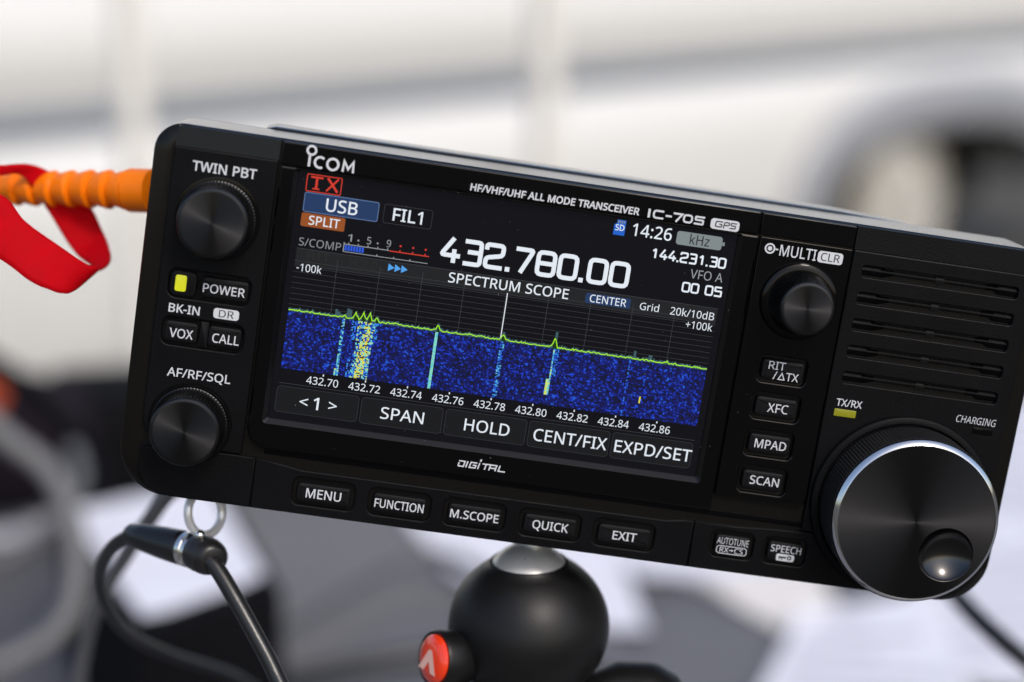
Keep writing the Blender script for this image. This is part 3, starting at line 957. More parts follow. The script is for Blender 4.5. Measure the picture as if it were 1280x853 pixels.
low2 = part(bm, "corner_plate", M['plastic'])
bm = bmesh.new()
for cx, cy in ((39.8, -34.65), (52.0, -34.55)):
    box(bm, cx - 5, cy - 3.1, -1.15, cx + 5, cy + 3.1, -.95)
part(bm, "recess_floor", M['socket'], low2)


def button(name, cx, cy, w, h, z1, label, letters, rad=.8):
    b_ = bmesh.new()
    L_ = rr(cx - w / 2, cy - h / 2, cx + w / 2, cy + h / 2, rad, 5)
    loft(b_, [z3(inset(L_, .1), -.95), z3(L_, z1 - .5), z3(inset(L_, -.12), z1 - .16), z3(inset(L_, -.4), z1 - .02), z3(inset(L_, -1.0), z1)], False, True)
    o = part(b_, name, M['plastic_key'], label=label)
    b_ = bmesh.new()
    letters(b_, z1 + .02)
    part(b_, "lettering", M['print'], o, recalc=False)
    return o


ZB = .75
for s, cx, w, h in strip_keys:
    tx = {"MENU": -57.5, "FUNCTION": -42.0, "M.SCOPE": -24.85, "QUICK": -6.1, "EXIT": 12.3}[s]
    button("push_button", cx, -35.8, 12.0, 4.3, ZB, "black push button marked %s in the lower row" % s, lambda b_, z, s=s, tx=tx, w=w, h=h: text(b_, s, tx, -36.85, w, h, z, 9))
button("push_button", 39.75, -34.6, 8.0, 4.5, ZB, "small black push button marked AUTOTUNE", lambda b_, z: (text(b_, "AUTOTUNE", 36.1, -34.5, 7.3, 1.55, z, -4),
       pill(b_, 36.2, -36.75, 43.25, -34.85, .7, z, .16), text(b_, "RX~CS", 37.0, -36.4, 5.4, 1.2, z, 0)))


def speech(b_, z):
    text(b_, "SPEECH", 48.6, -34.6, 7.0, 1.6, z, 4)
    key = [circ(53.2, -35.72, .48, 16)]
    fill(b_, [rr(50.1, -36.6, 54.3, -34.95, .5), circ(53.15, -35.75, .52, 16), [(50.7, -35.95), (52.45, -35.95), (52.45, -35.55), (50.7, -35.55)], [(50.75, -36.3), (51.05, -36.3), (51.05, -36.02), (50.75, -36.02)],
              [(51.35, -36.3), (51.65, -36.3), (51.65, -36.02), (51.35, -36.02)]], z)
    fill(b_, [circ(53.15, -35.75, .24, 12)], z)


button("push_button", 51.95, -34.5, 8.0, 4.5, ZB, "small black push button marked SPEECH above a key symbol", speech)
ZK = 1.0
button("push_button", 43.85, 7.0, 9.5, 4.5, ZK, "black push button marked RIT and TX", lambda b_, z: (text(b_, "RIT", 40.5, 7.15, 3.8, 1.8, z, 4), text(b_, "/#TX", 41.8, 4.95, 5.8, 1.8, z, 4)))
button("push_button", 43.85, -1.5, 9.4, 4.4, ZK, "black push button marked XFC", lambda b_, z: text(b_, "XFC", 41.9, -2.6, 4.7, 2.0, z, 4))
button("push_button", 43.85, -10.1, 9.4, 4.3, ZK, "black push button marked MPAD", lambda b_, z: text(b_, "MPAD", 40.5, -11.05, 7.2, 1.98, z, 6))
button("push_button", 43.85, -18.6, 9.3, 4.3, ZK, "black push button marked SCAN", lambda b_, z: text(b_, "SCAN", 40.9, -19.55, 6.7, 1.94, z, 5))
ZQ = .55
button("push_button", -80.9, 7.2, 10.2, 4.6, ZQ, "black push button marked POWER", lambda b_, z: text(b_, "POWER", -85.7, 6.15, 9.2, 1.9, z, 8))
button("push_button", -89.3, -3.5, 7.2, 4.6, ZQ, "black push button marked VOX", lambda b_, z: text(b_, "VOX", -91.8, -4.8, 5.2, 2.0, z, 8))
button("push_button", -79.75, -3.4, 7.2, 4.6, ZQ, "black push button marked CALL", lambda b_, z: text(b_, "CALL", -82.4, -4.7, 5.9, 2.0, z, 8))
bm = bmesh.new()
block(bm, rr(-92.9, 4.5, -87.2, 10.0, 1.4), -.95, .3, .3)
o = part(bm, "indicator_lamp", M['plastic_key'], label="lit yellow green lamp beside the POWER button")
bm = bmesh.new()
block(bm, rr(-91.85, 5.5, -89.4, 9.1, .5), .25, .5, .15)
part(bm, "lens", M['led'], o)


# ---- knobs
def knob(cx, cy, h, r0, r1, label, collar):
    b_ = bmesh.new()
    if collar:
        lathe(b_, [(collar + .3, .3), (collar + .3, .9), (collar, 1.5), (collar - .6, 1.8), (r0 - .2, 1.8)], 72)
    else:
        lathe(b_, [(r0 + .9, .3), (r0 + .8, .55), (r0 + .2, .6)], 72)
    o = part(b_, "control_knob", M['gloss'], label=label)
    o.location = (cx * S, cy * S, 0)
    b_ = bmesh.new()
    z0 = 1.2
    n = 288
    lathe(b_, [(r0, z0), (r0, z0 + .5), (r0 - .05, z0 + .6), (r0 - .3 * (r0 - r1), h * .5), (r1 + .35, h - 1.2), (r1 + .28, h - .7), (r1 + .25, h - .45), (r1, h - .12), (r1 - .5, h)], n, teeth=(72, .28, 2, 5))
    part(b_, "grip", M['knob'], o)
    b_ = bmesh.new()
    lathe(b_, [(r1 - .52, h + .005), (r1 - .9, h + .02), (.02, h + .021)], 96)
    part(b_, "turned_face", M['knobface'], o)
    return o


knob(-84.45, 22.5, 9, 8.4, 7.4, "ribbed black knob under the TWIN PBT lettering", 0)
knob(-85.0, -23.7, 9, 8.4, 7.4, "ribbed black knob under the AF/RF/SQL lettering", 0)
knob(44.5, 23.0, 11.0, 7.2, 5.7, "ribbed black knob below the MULTI lettering, on a glossy collar", 8.4)

# ---- tuning dial
dial = None
bm = bmesh.new()
lathe(bm, [(20.8, .1), (20.8, .9), (20.5, 1.5), (19.8, 1.8), (19.2, 1.8), (18.8, 1.0)], 128)
dial = part(bm, "tuning_dial", M['plastic'], label="large round tuning dial with a bright rim and a finger dimple")
DC = (76.1, -19.75)
dial.location = (DC[0] * S, DC[1] * S, 0)
bm = bmesh.new()
n, rows = 320, 15
R_ = []
for j in range(rows + 1):
    z = 1.6 + (13.4 - 1.6) * j / rows
    r = 18.65 if j else 18.5
    row = []
    for k in range(n):
        a = 2 * PI * (k + .5 * (j % 2)) / n
        d = .22 if (k % 2 == 0) and 0 < j < rows else 0
        row.append((( r + d - .1) * math.cos(a), (r + d - .1) * math.sin(a), z))
    R_.append(row)
loft(bm, R_, False, False)
part(bm, "knurled_grip", M['knurl'], dial, smooth=False)
bm = bmesh.new()
lathe(bm, [(18.0, 13.3), (18.4, 13.4), (18.42, 13.75), (17.72, 14.72), (17.5, 14.8), (17.4, 14.5)], 128)
bm.faces.ensure_lookup_table()
bmesh.ops.delete(bm, geom=[f for f in bm.faces if len(f.verts) > 4], context='FACES')
part(bm, "bright_rim", M['chrome'], dial)
# face with a spherical dimple let into it
bm = bmesh.new()
dx, dy, dr = 83.95 - DC[0], -26.1 - DC[1], 6.2
fill(bm, [circ(0, 0, 17.45, 128), circ(dx, dy, dr, 64)], 14.62)
part(bm, "turned_face", M['knobface'], dial, smooth=False)
bm = bmesh.new()
prof = [(dr - .02, 14.61), (dr - .12, 14.56), (dr - .2, 14.4)]
RS, HD = 8.3, 2.5                       # spherical hollow: radius and depth
for k in range(1, 15):
    a = math.asin((dr - .25) / RS) * (1 - k / 14.02)
    prof.append((RS * math.sin(a), 14.3 - HD + RS * (1 - math.cos(a))))
lathe(bm, prof, 64, (dx, dy))
part(bm, "finger_dimple", M['dimple'], dial, recalc=True)
# dust settled on the front
bm = bmesh.new()
for i in range(150):
    xx, yy = rng.uniform(-68, 60), rng.uniform(-40, 40)
    on = (-68 < xx < 28.5 and -20 < yy < 35)
    zz = -.78 if on else (.64 if (-72 < xx < 33 and -27 < yy < 36) else .61 if 34 < xx < 54 and -23 < yy < 36 else None)
    if zz is None: continue
    a, s1 = rng.uniform(0, PI), rng.uniform(.03, .075)
    s2 = s1 * rng.choice((1, 1, 1, 1.6, 3))
    c_, s_ = math.cos(a), math.sin(a)
    bm.faces.new([bm.verts.new((xx + c_ * u * s2 - s_ * v * s1, yy + s_ * u * s2 + c_ * v * s1, zz)) for u, v in ((-1, -.6), (0, -1), (1, -.5), (.9, .6), (0, 1), (-1, .5))])
M['dust'] = mat("grey dust", (.12, .12, .13), .8)
part(bm, "dust_speck", M['dust'], disp, recalc=False, smooth=False, kind="stuff")

# ------------------------------------------------------------------ surroundings
TABLE_Z = RADIO_AT.z - 0.345
M['table'] = mat("grey table laminate", (0.125, 0.122, 0.128), 0.5, vary=0.05, vscale=9)
M['tableleg'] = mat("grey painted legs", (0.15, 0.15, 0.155), 0.5, vary=.05)
M['paper'] = mat("white paper", (0.74, 0.74, 0.8), 0.7, vary=0.04, vscale=20)
M['ink'] = mat("grey print on paper", (0.5, 0.5, 0.56), 0.7)
M['paper2'] = mat("cream paper", (0.74, 0.7, 0.66), 0.7, vary=0.04, vscale=20)
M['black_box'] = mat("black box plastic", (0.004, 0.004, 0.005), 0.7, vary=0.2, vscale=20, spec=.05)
M['grey_cable'] = mat("grey rubber cable", (0.13, 0.13, 0.135), 0.5, vary=.1)
M['black_cable'] = mat("black rubber cable", (0.01, 0.01, 0.011), 0.32, bump=.1, bscale=1500, vary=.1)
M['orange'] = mat("orange rubber", (0.85, 0.19, 0.002), 0.4, vary=0.08, vscale=120, spec=.25)
M['strap'] = mat("red woven strap", (0.62, 0.002, 0.01), 0.7, bump=0.15, bscale=2500, vary=0.1, vscale=200, spec=.1, trans=.5)
M['ring'] = mat("bright plated wire", (0.9, 0.9, 0.9), 0.2, metal=0.3)
M['head'] = mat("satin black metal", (0.006, 0.006, 0.0065), 0.42, vary=.1, bump=.1, bscale=2500, spec=.3)
M['red_cap'] = mat("glossy red cap", (0.85, 0.045, 0.008), 0.18, coat=1.0)
M['emblem'] = mat("pale red emblem", (0.85, 0.5, 0.42), 0.3)
M['van'] = mat("white vehicle paint", (0.73, 0.725, 0.7), 0.3, coat=0.6, vary=0.01)
M['vangrey'] = mat("grey arch lip", (0.3, 0.31, 0.335), 0.5, vary=.04)  # band round the wheel opening, greyer than the body
M['crease_shade'] = mat("blue grey crease shade", (0.15, 0.175, 0.215), 0.4, vary=.04)  # shadow line of the body crease, put into the colour
M['tyre'] = mat("dusty tyre rubber", (0.095, 0.085, 0.062), 0.9, vary=.2)
M['hub'] = mat("silver wheel paint", (0.5, 0.48, 0.44), 0.4, vary=.05)
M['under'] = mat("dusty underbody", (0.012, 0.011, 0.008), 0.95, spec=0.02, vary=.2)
M['pole'] = mat("beige painted tube", (0.8, 0.77, 0.71), 0.45, vary=.03)
M['ground'] = mat("worn asphalt", (0.07, 0.064, 0.053), 0.9, vary=0.25, vscale=3, bump=.6, bscale=60)
M['bag'] = mat("dark purple cloth", (0.014, 0.01, 0.015), 0.9, vary=.2, vscale=30, bump=.5, bscale=300, spec=.1)
M['bagorange'] = mat("orange cloth", (0.65, 0.1, 0.03), 0.7, vary=.1)

bm = bmesh.new()
r_ = bmesh.ops.create_grid(bm, x_segments=40, y_segments=40, size=150)
for v in bm.verts:
    v.co.z = 0.012 * math.sin(v.co.x * 1.3 + 1) * math.sin(v.co.y * .9)
g = build(bm, "ground", M['ground'], kind="structure")

# ---- table
TX0, TX1, TY0, TY1 = -1.05, 1.15, -0.2, 0.935
table = empty("folding_table", (0, .1, 0), "grey topped folding table under the radio, strewn with white papers and cables", "table")
off = Vector((0, -.1, 0))
bm = bmesh.new()
box(bm, TX0, TY0 - .1, TABLE_Z - .03, TX1, TY1 - .1, TABLE_Z, .006)
build(bm, "tabletop", M['table'], table)
for sx in (TX0 + .08, TX1 - .08):
    for sy in (TY0 + .08, TY1 - .12):
        bm = bmesh.new()
        tube(bm, [(sx, sy - .1, 0.0), (sx, sy - .1, TABLE_Z - .03)], .014, 16)
        build(bm, "leg", M['tableleg'], table)


def sheet(name, quad, z, material, label, group=None, thick=.0006, lines=0, cat="paper", curl=.006):
    """a sheet of paper lying on the level z; its corners are measured as photo pixels"""
    Q = [at_z(x, y, z) for x, y in quad]
    b_ = bmesh.new()
    n_ = 10
    for w in (0, 1):
        for i in range(n_ + 1):
            for j in range(n_ + 1):
                u, v = i / n_, j / n_
                p = (Q[0] * (1 - u) + Q[1] * u) * (1 - v) + (Q[3] * (1 - u) + Q[2] * u) * v
                c_ = max(0, abs(u - .5) * 2 - .6) * max(0, abs(v - .5) * 2 - .6) * curl / .16
                b_.verts.new((p.x, p.y, z + c_ + (thick if w else 0)))
    b_.verts.ensure_lookup_table()
    N_ = (n_ + 1) ** 2
    ix = lambda w, i, j: b_.verts[w * N_ + i * (n_ + 1) + j]
    for i in range(n_):
        for j in range(n_):
            b_.faces.new((ix(1, i, j), ix(1, i + 1, j), ix(1, i + 1, j + 1), ix(1, i, j + 1)))
            b_.faces.new((ix(0, i, j), ix(0, i, j + 1), ix(0, i + 1, j + 1), ix(0, i + 1, j)))
    for k_ in range(n_):
        for a_, c_ in (((k_, 0), (k_ + 1, 0)), ((k_, n_), (k_ + 1, n_)), ((0, k_), (0, k_ + 1)), ((n_, k_), (n_, k_ + 1))):
            b_.faces.new((ix(0, *a_), ix(0, *c_), ix(1, *c_), ix(1, *a_)))
    if name == 'paper_sheet': group = 'paper sheets on the table'
    o = build(b_, name, material, label=label, cat=cat, group=group)
    if lines:
        b_ = bmesh.new()
        for l_ in range(lines):
            v0 = .12 + .8 * l_ / lines
            u1 = rng.uniform(.55, .9)
            pts = []
            for u, v in ((.08, v0), (u1, v0), (u1, v0 + .32 / lines), (.08, v0 + .32 / lines)):
                p = (Q[0] * (1 - u) + Q[1] * u) * (1 - v) + (Q[3] * (1 - u) + Q[2] * u) * v
                pts.append(b_.verts.new((p.x, p.y, z + thick + .0005)))
            b_.faces.new(pts)
        build(b_, "printed_lines", M['ink'], o, recalc=False)
    return o


TZ = TABLE_Z
sheet("paper_sheet", [(690, 655), (1010, 690), (1105, 862), (880, 735)], TZ + .0012, M['paper2'], "cream paper sheet with its edge crossing below the two small marked buttons")
sheet("paper_sheet", [(700, 610), (1120, 560), (1240, 700), (800, 730)], TZ + .003, M['paper'], "white paper sheet showing in a band right below the lower right corner of the radio", lines=0)
sheet("paper_sheet", [(1080, 480), (1480, 520), (1420, 700), (1120, 650)], TZ + .005, M['paper'], "white printed paper sheet beyond the tuning dial at the right edge", lines=9)
sheet("paper_sheet", [(1130, 690), (1420, 640), (1500, 850), (1180, 860)], TZ + .007, M['paper'], "white paper sheet under the black cable at the lower right", lines=7)
sheet("paper_sheet", [(1000, 770), (1150, 742), (1260, 960), (930, 900)], TZ + .009, M['paper'], "white paper sheet nearest the camera at the lower right, beside the grey tabletop", lines=6)
sheet("paper_sheet", [(500, 640), (770, 672), (812, 800), (590, 745)], TZ + .0015, M['paper'], "white paper sheet lying behind the ball head")
sheet("paper_sheet", [(-150, 662), (60, 628), (78, 664), (-150, 708)], TZ + .002, M['paper'], "white paper sheet at the far left edge of the table, behind the grey cable")

# ---- dark box with a note on it
bz = TZ + .095
Q = [at_z(x, y, bz) for x, y in ((72, 640), (268, 594), (352, 735), (172, 800))]
bm = bmesh.new()
ctr = sum(Q, Vector()) / 4
up_ = [Vector((q.x, q.y, bz)) for q in Q]
loft(bm, [[Vector((q.x, q.y, TZ + .001)) for q in Q], [Vector((q.x, q.y, bz - .004)) for q in Q], [q + (ctr - q) * .02 for q in up_]], True, True)
bx = build(bm, "equipment_box", M['black_box'], angle=30, label="black box standing on the table under the hanging cable, a white note on its lid", cat="box")
sheet("note_paper", [(88, 640), (262, 603), (330, 722), (178, 776)], bz + .0008, M['paper'], "white note paper lying on top of the black box at the lower left", curl=.002)

# ---- cables lying about


def cable(name, px_pts, rad, material, label, k=8, cat="cable"):
    P = [at(x, y, d) for x, y, d in px_pts]
    b_ = bmesh.new()
    tube(b_, curve(P, k), rad, 14)
    return build(b_, name, material, label=label, cat=cat, group={'power_cable': 'cables lying on the table', 'coiled_cable': 'grey cables at the left edge'}.get(name))


def lie(pts, rad, lift=0.0):
    out = []
    for x, y in pts:
        p = at_z(x, y, TZ + rad + lift)
        out.append(p)
    return out


def lying(name, pts, rad, material, label, lift=0.0, cat="cable"):
    b_ = bmesh.new()
    tube(b_, curve(lie(pts, rad, lift), 8), rad, 14)
    return build(b_, name, material, label=label, cat=cat, group={'power_cable': 'cables lying on the table', 'coiled_cable': 'grey cables at the left edge'}.get(name))


lying("power_cable", [(330, 790), (380, 762), (440, 727), (500, 697), (545, 694), (600, 715), (640, 760), (660, 830)], .0045, M['grey_cable'], "grey cable arching across the grey tabletop to the left of the ball head", .012)
lying("power_cable", [(250, 905), (330, 862), (420, 838), (520, 822), (640, 815), (760, 850)], .006, M['black_cable'], "dark cable running across the bottom edge of the view behind the red button", .01)
cable("power_cable", [(1120, 640, .66), (1165, 705, .63), (1202, 752, .60), (1240, 790, .585), (1290, 832, .575), (1370, 890, .57)], .0032, M['black_cable'], "black cable running down from behind the tuning dial to the lower right corner")
cable("coiled_cable", [(-60, 480, .95), (5, 545, .95), (62, 590, .95), (92, 660, .94), (96, 730, .93), (78, 782, .92), (20, 822, .91), (-70, 850, .9)], .0062, M['grey_cable'], "thick grey cable bending in a wide loop at the left edge")
cable("coiled_cable", [(-60, 720, 1.0), (20, 690, 1.0), (70, 650, 1.02), (100, 600, 1.05), (92, 560, 1.08)], .004, M['grey_cable'], "thin grey cable crossing the white sheet at the left edge")

# ---- dark cloth bag at the far left of the table
bag = None
bm = bmesh.new()
c0 = at(-10, 640, 1.32)
bmesh.ops.create_uvsphere(bm, u_segments=40, v_segments=24, radius=1)
for v in bm.verts:
    n_ = .08 * math.sin(v.co.x * 5 + v.co.z * 4) * math.cos(v.co.y * 6)
    v.co = Vector((c0.x + v.co.x * (.085 + n_ * .1), c0.y + v.co.y * (.07 + n_ * .1), TZ + .004 + (v.co.z + 1) * .052 * (1 + n_ * .4)))
bag = build(bm, "cloth_bag", M['bag'], angle=80, label="dark purple cloth bag slumped on the far left corner of the table", cat="bag")
bm = bmesh.new()
tube(bm, curve([at(-90, 420, 1.2), at(-28, 450, 1.2), at(-12, 480, 1.2), at(-25, 515, 1.2), at(-90, 560, 1.22)], 8), .011, 14)
build(bm, "bag_handle", M['bagorange'], bag, label="orange handle")
cable("webbing_strap", [(-60, 430, 1.15), (20, 478, 1.15), (75, 530, 1.15), (120, 585, 1.13), (130, 640, 1.1)], .009, M['black_box'], "black strap slanting down the left edge in front of the shadow under the vehicle", cat="strap")

# ---- black block added to stand for the shade under the van
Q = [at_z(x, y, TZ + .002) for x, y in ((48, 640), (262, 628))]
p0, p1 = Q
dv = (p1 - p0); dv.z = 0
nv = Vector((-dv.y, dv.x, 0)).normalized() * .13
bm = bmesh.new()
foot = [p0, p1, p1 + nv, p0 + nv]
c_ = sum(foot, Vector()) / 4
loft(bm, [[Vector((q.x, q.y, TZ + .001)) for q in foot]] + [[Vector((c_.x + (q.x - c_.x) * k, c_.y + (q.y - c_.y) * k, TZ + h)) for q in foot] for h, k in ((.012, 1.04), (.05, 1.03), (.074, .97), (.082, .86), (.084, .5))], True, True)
build(bm, "shade_block", M['black_box'], angle=60, label="black block added for the shade under the van, on the far edge of the table, behind the cables at the left", cat="case")

# ---- orange ribbed sleeve at the left of the radio
bm = bmesh.new()
axis = [(-60, 232), (0, 235), (60, 236), (120, 236.5), (192, 239)]
D0 = .418
A = curve([at(x, y, D0 + (192 - x) * .00008) for x, y in axis], 20)
pxm = D0 / 2200
pts, rad = [], []
total = len(A) - 1
# resample by distance and give every rib a swelling edge
cum = [0.0]
for i in range(total):
    cum.append(cum[-1] + (A[i + 1] - A[i]).length)


def along(s):
    for i in range(total):
        if s <= cum[i + 1] + 1e-9:
            f = (s - cum[i]) / max(1e-9, cum[i + 1] - cum[i])
            return A[i].lerp(A[i + 1], f)
    return A[-1]


Ltot = cum[-1]
ribw = 27.5 * pxm
steps = 260
for i in range(steps + 1):
    s = Ltot * i / steps
    back = Ltot - s                          # distance from the radio
    q = back - 34 * pxm
    if q < 0:
        r = 27.5 * pxm
    else:
        ph = (q / ribw) % 1.0
        r = (26 - 3.0 * (q / ribw) / 6) * pxm * (1.0 - .27 * ph ** 1.3) if ph > .1 else (26 - 3.0 * (q / ribw) / 6) * pxm * (.73 + 2.7 * ph)
    pts.append(along(s)); rad.append(r)
tube(bm, pts, rad, 40)
build(bm, "ribbed_sleeve", M['orange'], angle=50, label="orange ribbed rubber sleeve running to the left side of the radio", cat="sleeve")

# ---- red strap hung round it
ea = [(-70, 235, .398), (0, 243, .400), (32, 277, .401), (75, 308, .402), (108, 330, .404), (125, 335.5, .408), (112, 326, .420), (98, 318, .426), (84, 302, .428), (60, 264, .428), (30, 222, .424), (0, 220, .418), (-60, 232, .408)]
eb = [(-70, 285, .398), (0, 324, .398), (36, 349, .398), (60, 360, .399), (86, 367, .402), (112, 349, .410), (136, 325, .420), (135, 306, .427), (128, 288, .430), (108, 252, .430), (58, 213, .426), (5, 208, .418), (-60, 212, .408)]
EA, EB = curve([at(*p) for p in ea], 8), curve([at(*p) for p in eb], 8)
bm = bmesh.new()
rows = []
for a_, b2 in zip(EA, EB):
    rows.append([a_.lerp(b2, j / 8) for j in range(9)])
vv = [[bm.verts.new(p) for p in r_] for r_ in rows]
for i in range(len(vv) - 1):
    for j in range(8):
        bm.faces.new((vv[i][j], vv[i][j + 1], vv[i + 1][j + 1], vv[i + 1][j]))
strap = build(bm, "wrist_strap", M['strap'], angle=80, label="red woven strap looped over the orange ribbed sleeve", cat="strap")
so = strap.modifiers.new("thickness", 'SOLIDIFY')
so.thickness = .0011

# ---- ring, plug and cable hanging under the left of the radio
Dh = .412
bm = bmesh.new()
ring = curve([at(256 + 21 * math.cos(a) * (1 if math.sin(a) < .3 else 1), 641 + 28 * math.sin(a), Dh + .004 * math.cos(a)) for a in [2 * PI * k / 16 for k in range(16)]], 4, True)
n = len(ring)
rows = []
for i in range(n):
    t = (ring[(i + 1) % n] - ring[i - 1]).normalized()
    u = t.cross(BACK).normalized(); v = t.cross(u)
    rows.append([ring[i] + (u * math.cos(2 * PI * k / 12) + v * math.sin(2 * PI * k / 12)) * .00105 for k in range(12)])
loft(bm, rows + [rows[0]], False, False)
bmesh.ops.remove_doubles(bm, verts=bm.verts[:], dist=1e-6)
build(bm, "split_ring", M['ring'], label="polished steel ring hanging under the left corner of the radio", cat="ring")
bm = bmesh.new()
tube(bm, [at(247, 612, Dh - .001), at(247, 629, Dh - .001)], .0012, 12)
build(bm, "ring_lug", M['steel'], radio) if False else bm.free()

plug = empty("cable_plug", at(235, 688, Dh), "black plug with a silver collar hanging from the steel ring, a black cable leaving it", "plug")
PL = plug.location.copy()


def pp(x, y, d): return at(x, y, d) - PL


ax = (pp(262, 697, Dh - .004) - pp(160, 668, Dh + .012))
bm = bmesh.new()
P0, P1 = pp(160, 667, Dh + .010), pp(232, 686, Dh + .001)
tube(bm, [P0.lerp(P1, t) for t in (0, .05, .3, .6, .9, .96, 1)], [.0020, .0027, .0033, .0038, .0041, .0041, .0036], 28)
build(bm, "plug_sleeve", M['black_cable'], plug)
bm = bmesh.new()
P2 = pp(247, 690, Dh - .001)
tube(bm, [P1.lerp(P2, t) for t in (-.05, 0, .35, .45, .55, .9, 1)], [.0036, .0041, .0042, .0037, .0042, .0041, .0037], 28)
build(bm, "collar", M['steel'], plug)
bm = bmesh.new()
P3 = pp(262, 697, Dh - .004)
tube(bm, curve([P1.lerp(P2, .7), P2.lerp(P3, .4), P3, pp(266, 702, Dh - .006)], 5), [.0040, .0041, .0042, .0043, .0044, .0044, .0044, .0044, .0044, .0044, .0043, .0042, .0040, .0037, .0033, .0028], 24)
build(bm, "elbow", M['black_cable'], plug)
bm = bmesh.new()
bmesh.ops.create_uvsphere(bm, u_segments=20, v_segments=12, radius=.0013, matrix=Matrix.Translation(pp(250, 669, Dh - .004)))
tube(bm, [pp(250, 669, Dh - .003), pp(251, 684, Dh - .002)], .0011, 12)
build(bm, "clip_pin", M['steel'], plug)
bm = bmesh.new()
tube(bm, curve([pp(262, 700, Dh - .005), pp(272, 712, Dh - .006), pp(292, 745, Dh - .008), pp(316, 788, Dh - .010), pp(342, 838, Dh - .012), pp(362, 890, Dh - .014), pp(372, 980, Dh - .01)], 8), .00195, 18)
build(bm, "cable", M['black_cable'], plug)
bm = bmesh.new()
tube(bm, curve([pp(165, 668, Dh + .010), pp(140, 684, Dh + .02), pp(124, 716, Dh + .035), pp(130, 752, Dh + .05), pp(160, 792, Dh + .07), pp(215, 820, Dh + .09), pp(300, 850, Dh + .11), pp(360, 900, Dh + .12)], 8), .0016, 14)
build(bm, "tail_cord", M['black_cable'], plug)
bm = bmesh.new()
tube(bm, curve([at(230, 600, Dh + .05), at(207, 622, Dh + .06), at(188, 648, Dh + .065), at(160, 690, Dh + .08), at(120, 760, Dh + .10), at(100, 850, Dh + .12), at(100, 930, Dh + .13)], 8), .0022, 14)
build(bm, "thin_cord", M['grey_cable'], label="thin grey cord passing behind the black plug up to the underside of the radio", cat="cord")

# ---- ball head on a small tripod
Db = .421
hc = at(661, 782, Db)
head = empty("ball_head", (hc.x, hc.y, TZ), "black ball head tripod holding the radio, with a silver ball and a red button", "tripod")
HZ = hc.z - TZ
pxm = Db / 2200
bm = bmesh.new()
R = 101 * pxm
prof = []
for k in range(0, 23):
    a = math.radians(-58 + k * (58 + 60) / 22)
    prof.append((R * math.cos(a), HZ + R * .94 * math.sin(a)))
top = prof[-1]
prof += [(top[0] - .0004, top[1] + .0007), (top[0] - .0009, top[1] + .0008), (top[0] - .0014, top[1] + .0003), (top[0] - .0016, top[1] - .003)]
prof = [(prof[0][0] - .001, prof[0][1] - .004)] + prof
lathe(bm, prof, 96)
hb = build(bm, "ball_housing", M['head'], head, angle=40)
bm = bmesh.new()
bmesh.ops.create_uvsphere(bm, u_segments=64, v_segments=40, radius=57 * pxm, matrix=Matrix.Translation((.0, 0, HZ + 51 * pxm)))
build(bm, "ball", M['ball'], head, angle=80)
bm = bmesh.new()
tube(bm, [(.0, .004, HZ + 80 * pxm), (.001, .004, HZ + 112 * pxm), (.003, .004, HZ + 150 * pxm)], [.0045, .0045, .008], 32)
build(bm, "stud", M['steel'], head)
bm = bmesh.new()
zc = HZ - R * .94 * math.sin(math.radians(58)) - .004
lathe(bm, [(.0150, TZ * 0 + .075), (.0150, zc - .012), (.0165, zc - .010), (.0195, zc - .002), (.0195, zc + .001), (.012, zc + .002)], 64)
build(bm, "column", M['head'], head)
for k in range(3):
    a = math.radians(35 + 120 * k)
    bm = bmesh.new()
    tube(bm, [(.012 * math.cos(a), .012 * math.sin(a), .085), (.06 * math.cos(a), .06 * math.sin(a), .06), (.13 * math.cos(a), .13 * math.sin(a), .006)], [.009, .008, .006], 16)
    build(bm, "leg", M['head'], head)
# red release button, facing left and towards the camera
bc = at(543, 824, Db - .012) - head.location
nrm = (-RIGHT * .80 + BACK * .58 + Vector((0, 0, .1))).normalized()
X = nrm.cross(Vector((0, 0, 1))).normalized() * -1
Y = nrm.cross(X) * 1
if Y.z < 0: Y = -Y
X = Y.cross(nrm)
fr = Matrix((X, Y, nrm)).transposed().to_4x4()
fr.translation = bc
bm = bmesh.new()
lathe(bm, [(.0035, -.016), (.0066, -.006), (.0068, -.0006), (.0064, .0002), (.0056, -.0002)], 48)
bmesh.ops.transform(bm, matrix=fr, verts=bm.verts[:])
build(bm, "lock_knob", M['head'], head)
bm = bmesh.new()
lathe(bm, [(.0057, -.0006), (.0057, .0002), (.005, .0009), (.003, .0013), (.0001, .0014)], 48)
bmesh.ops.transform(bm, matrix=fr, verts=bm.verts[:])
rb = build(bm, "red_button", M['red_cap'], head)
bm = bmesh.new()
fill(bm, [[(-.0036, -.0030), (-.0006, .0022), (.0006, .0022), (.0036, -.0030), (.0014, -.0030), (.0, -.0006), (-.0014, -.0030)]], .00152)
bmesh.ops.transform(bm, matrix=fr, verts=bm.verts[:])
build(bm, "emblem", M['emblem'], rb, recalc=False)
bm = bmesh.new()
k0 = at(790, 866, Db + .004) - head.location
k1 = at(822, 886, Db + .004) - head.location
e_ = (k1 - k0).normalized()
tube(bm, [Vector((.010, .0, HZ - .022)), k0 - e_ * .002, k0, k0 + e_ * .002, k1, k1 + e_ * .0015, k1 + e_ * .002], [.0065, .0068, .0085, .0092, .0092, .0085, .007], 48)
build(bm, "clamp_lever", M['head'], head)

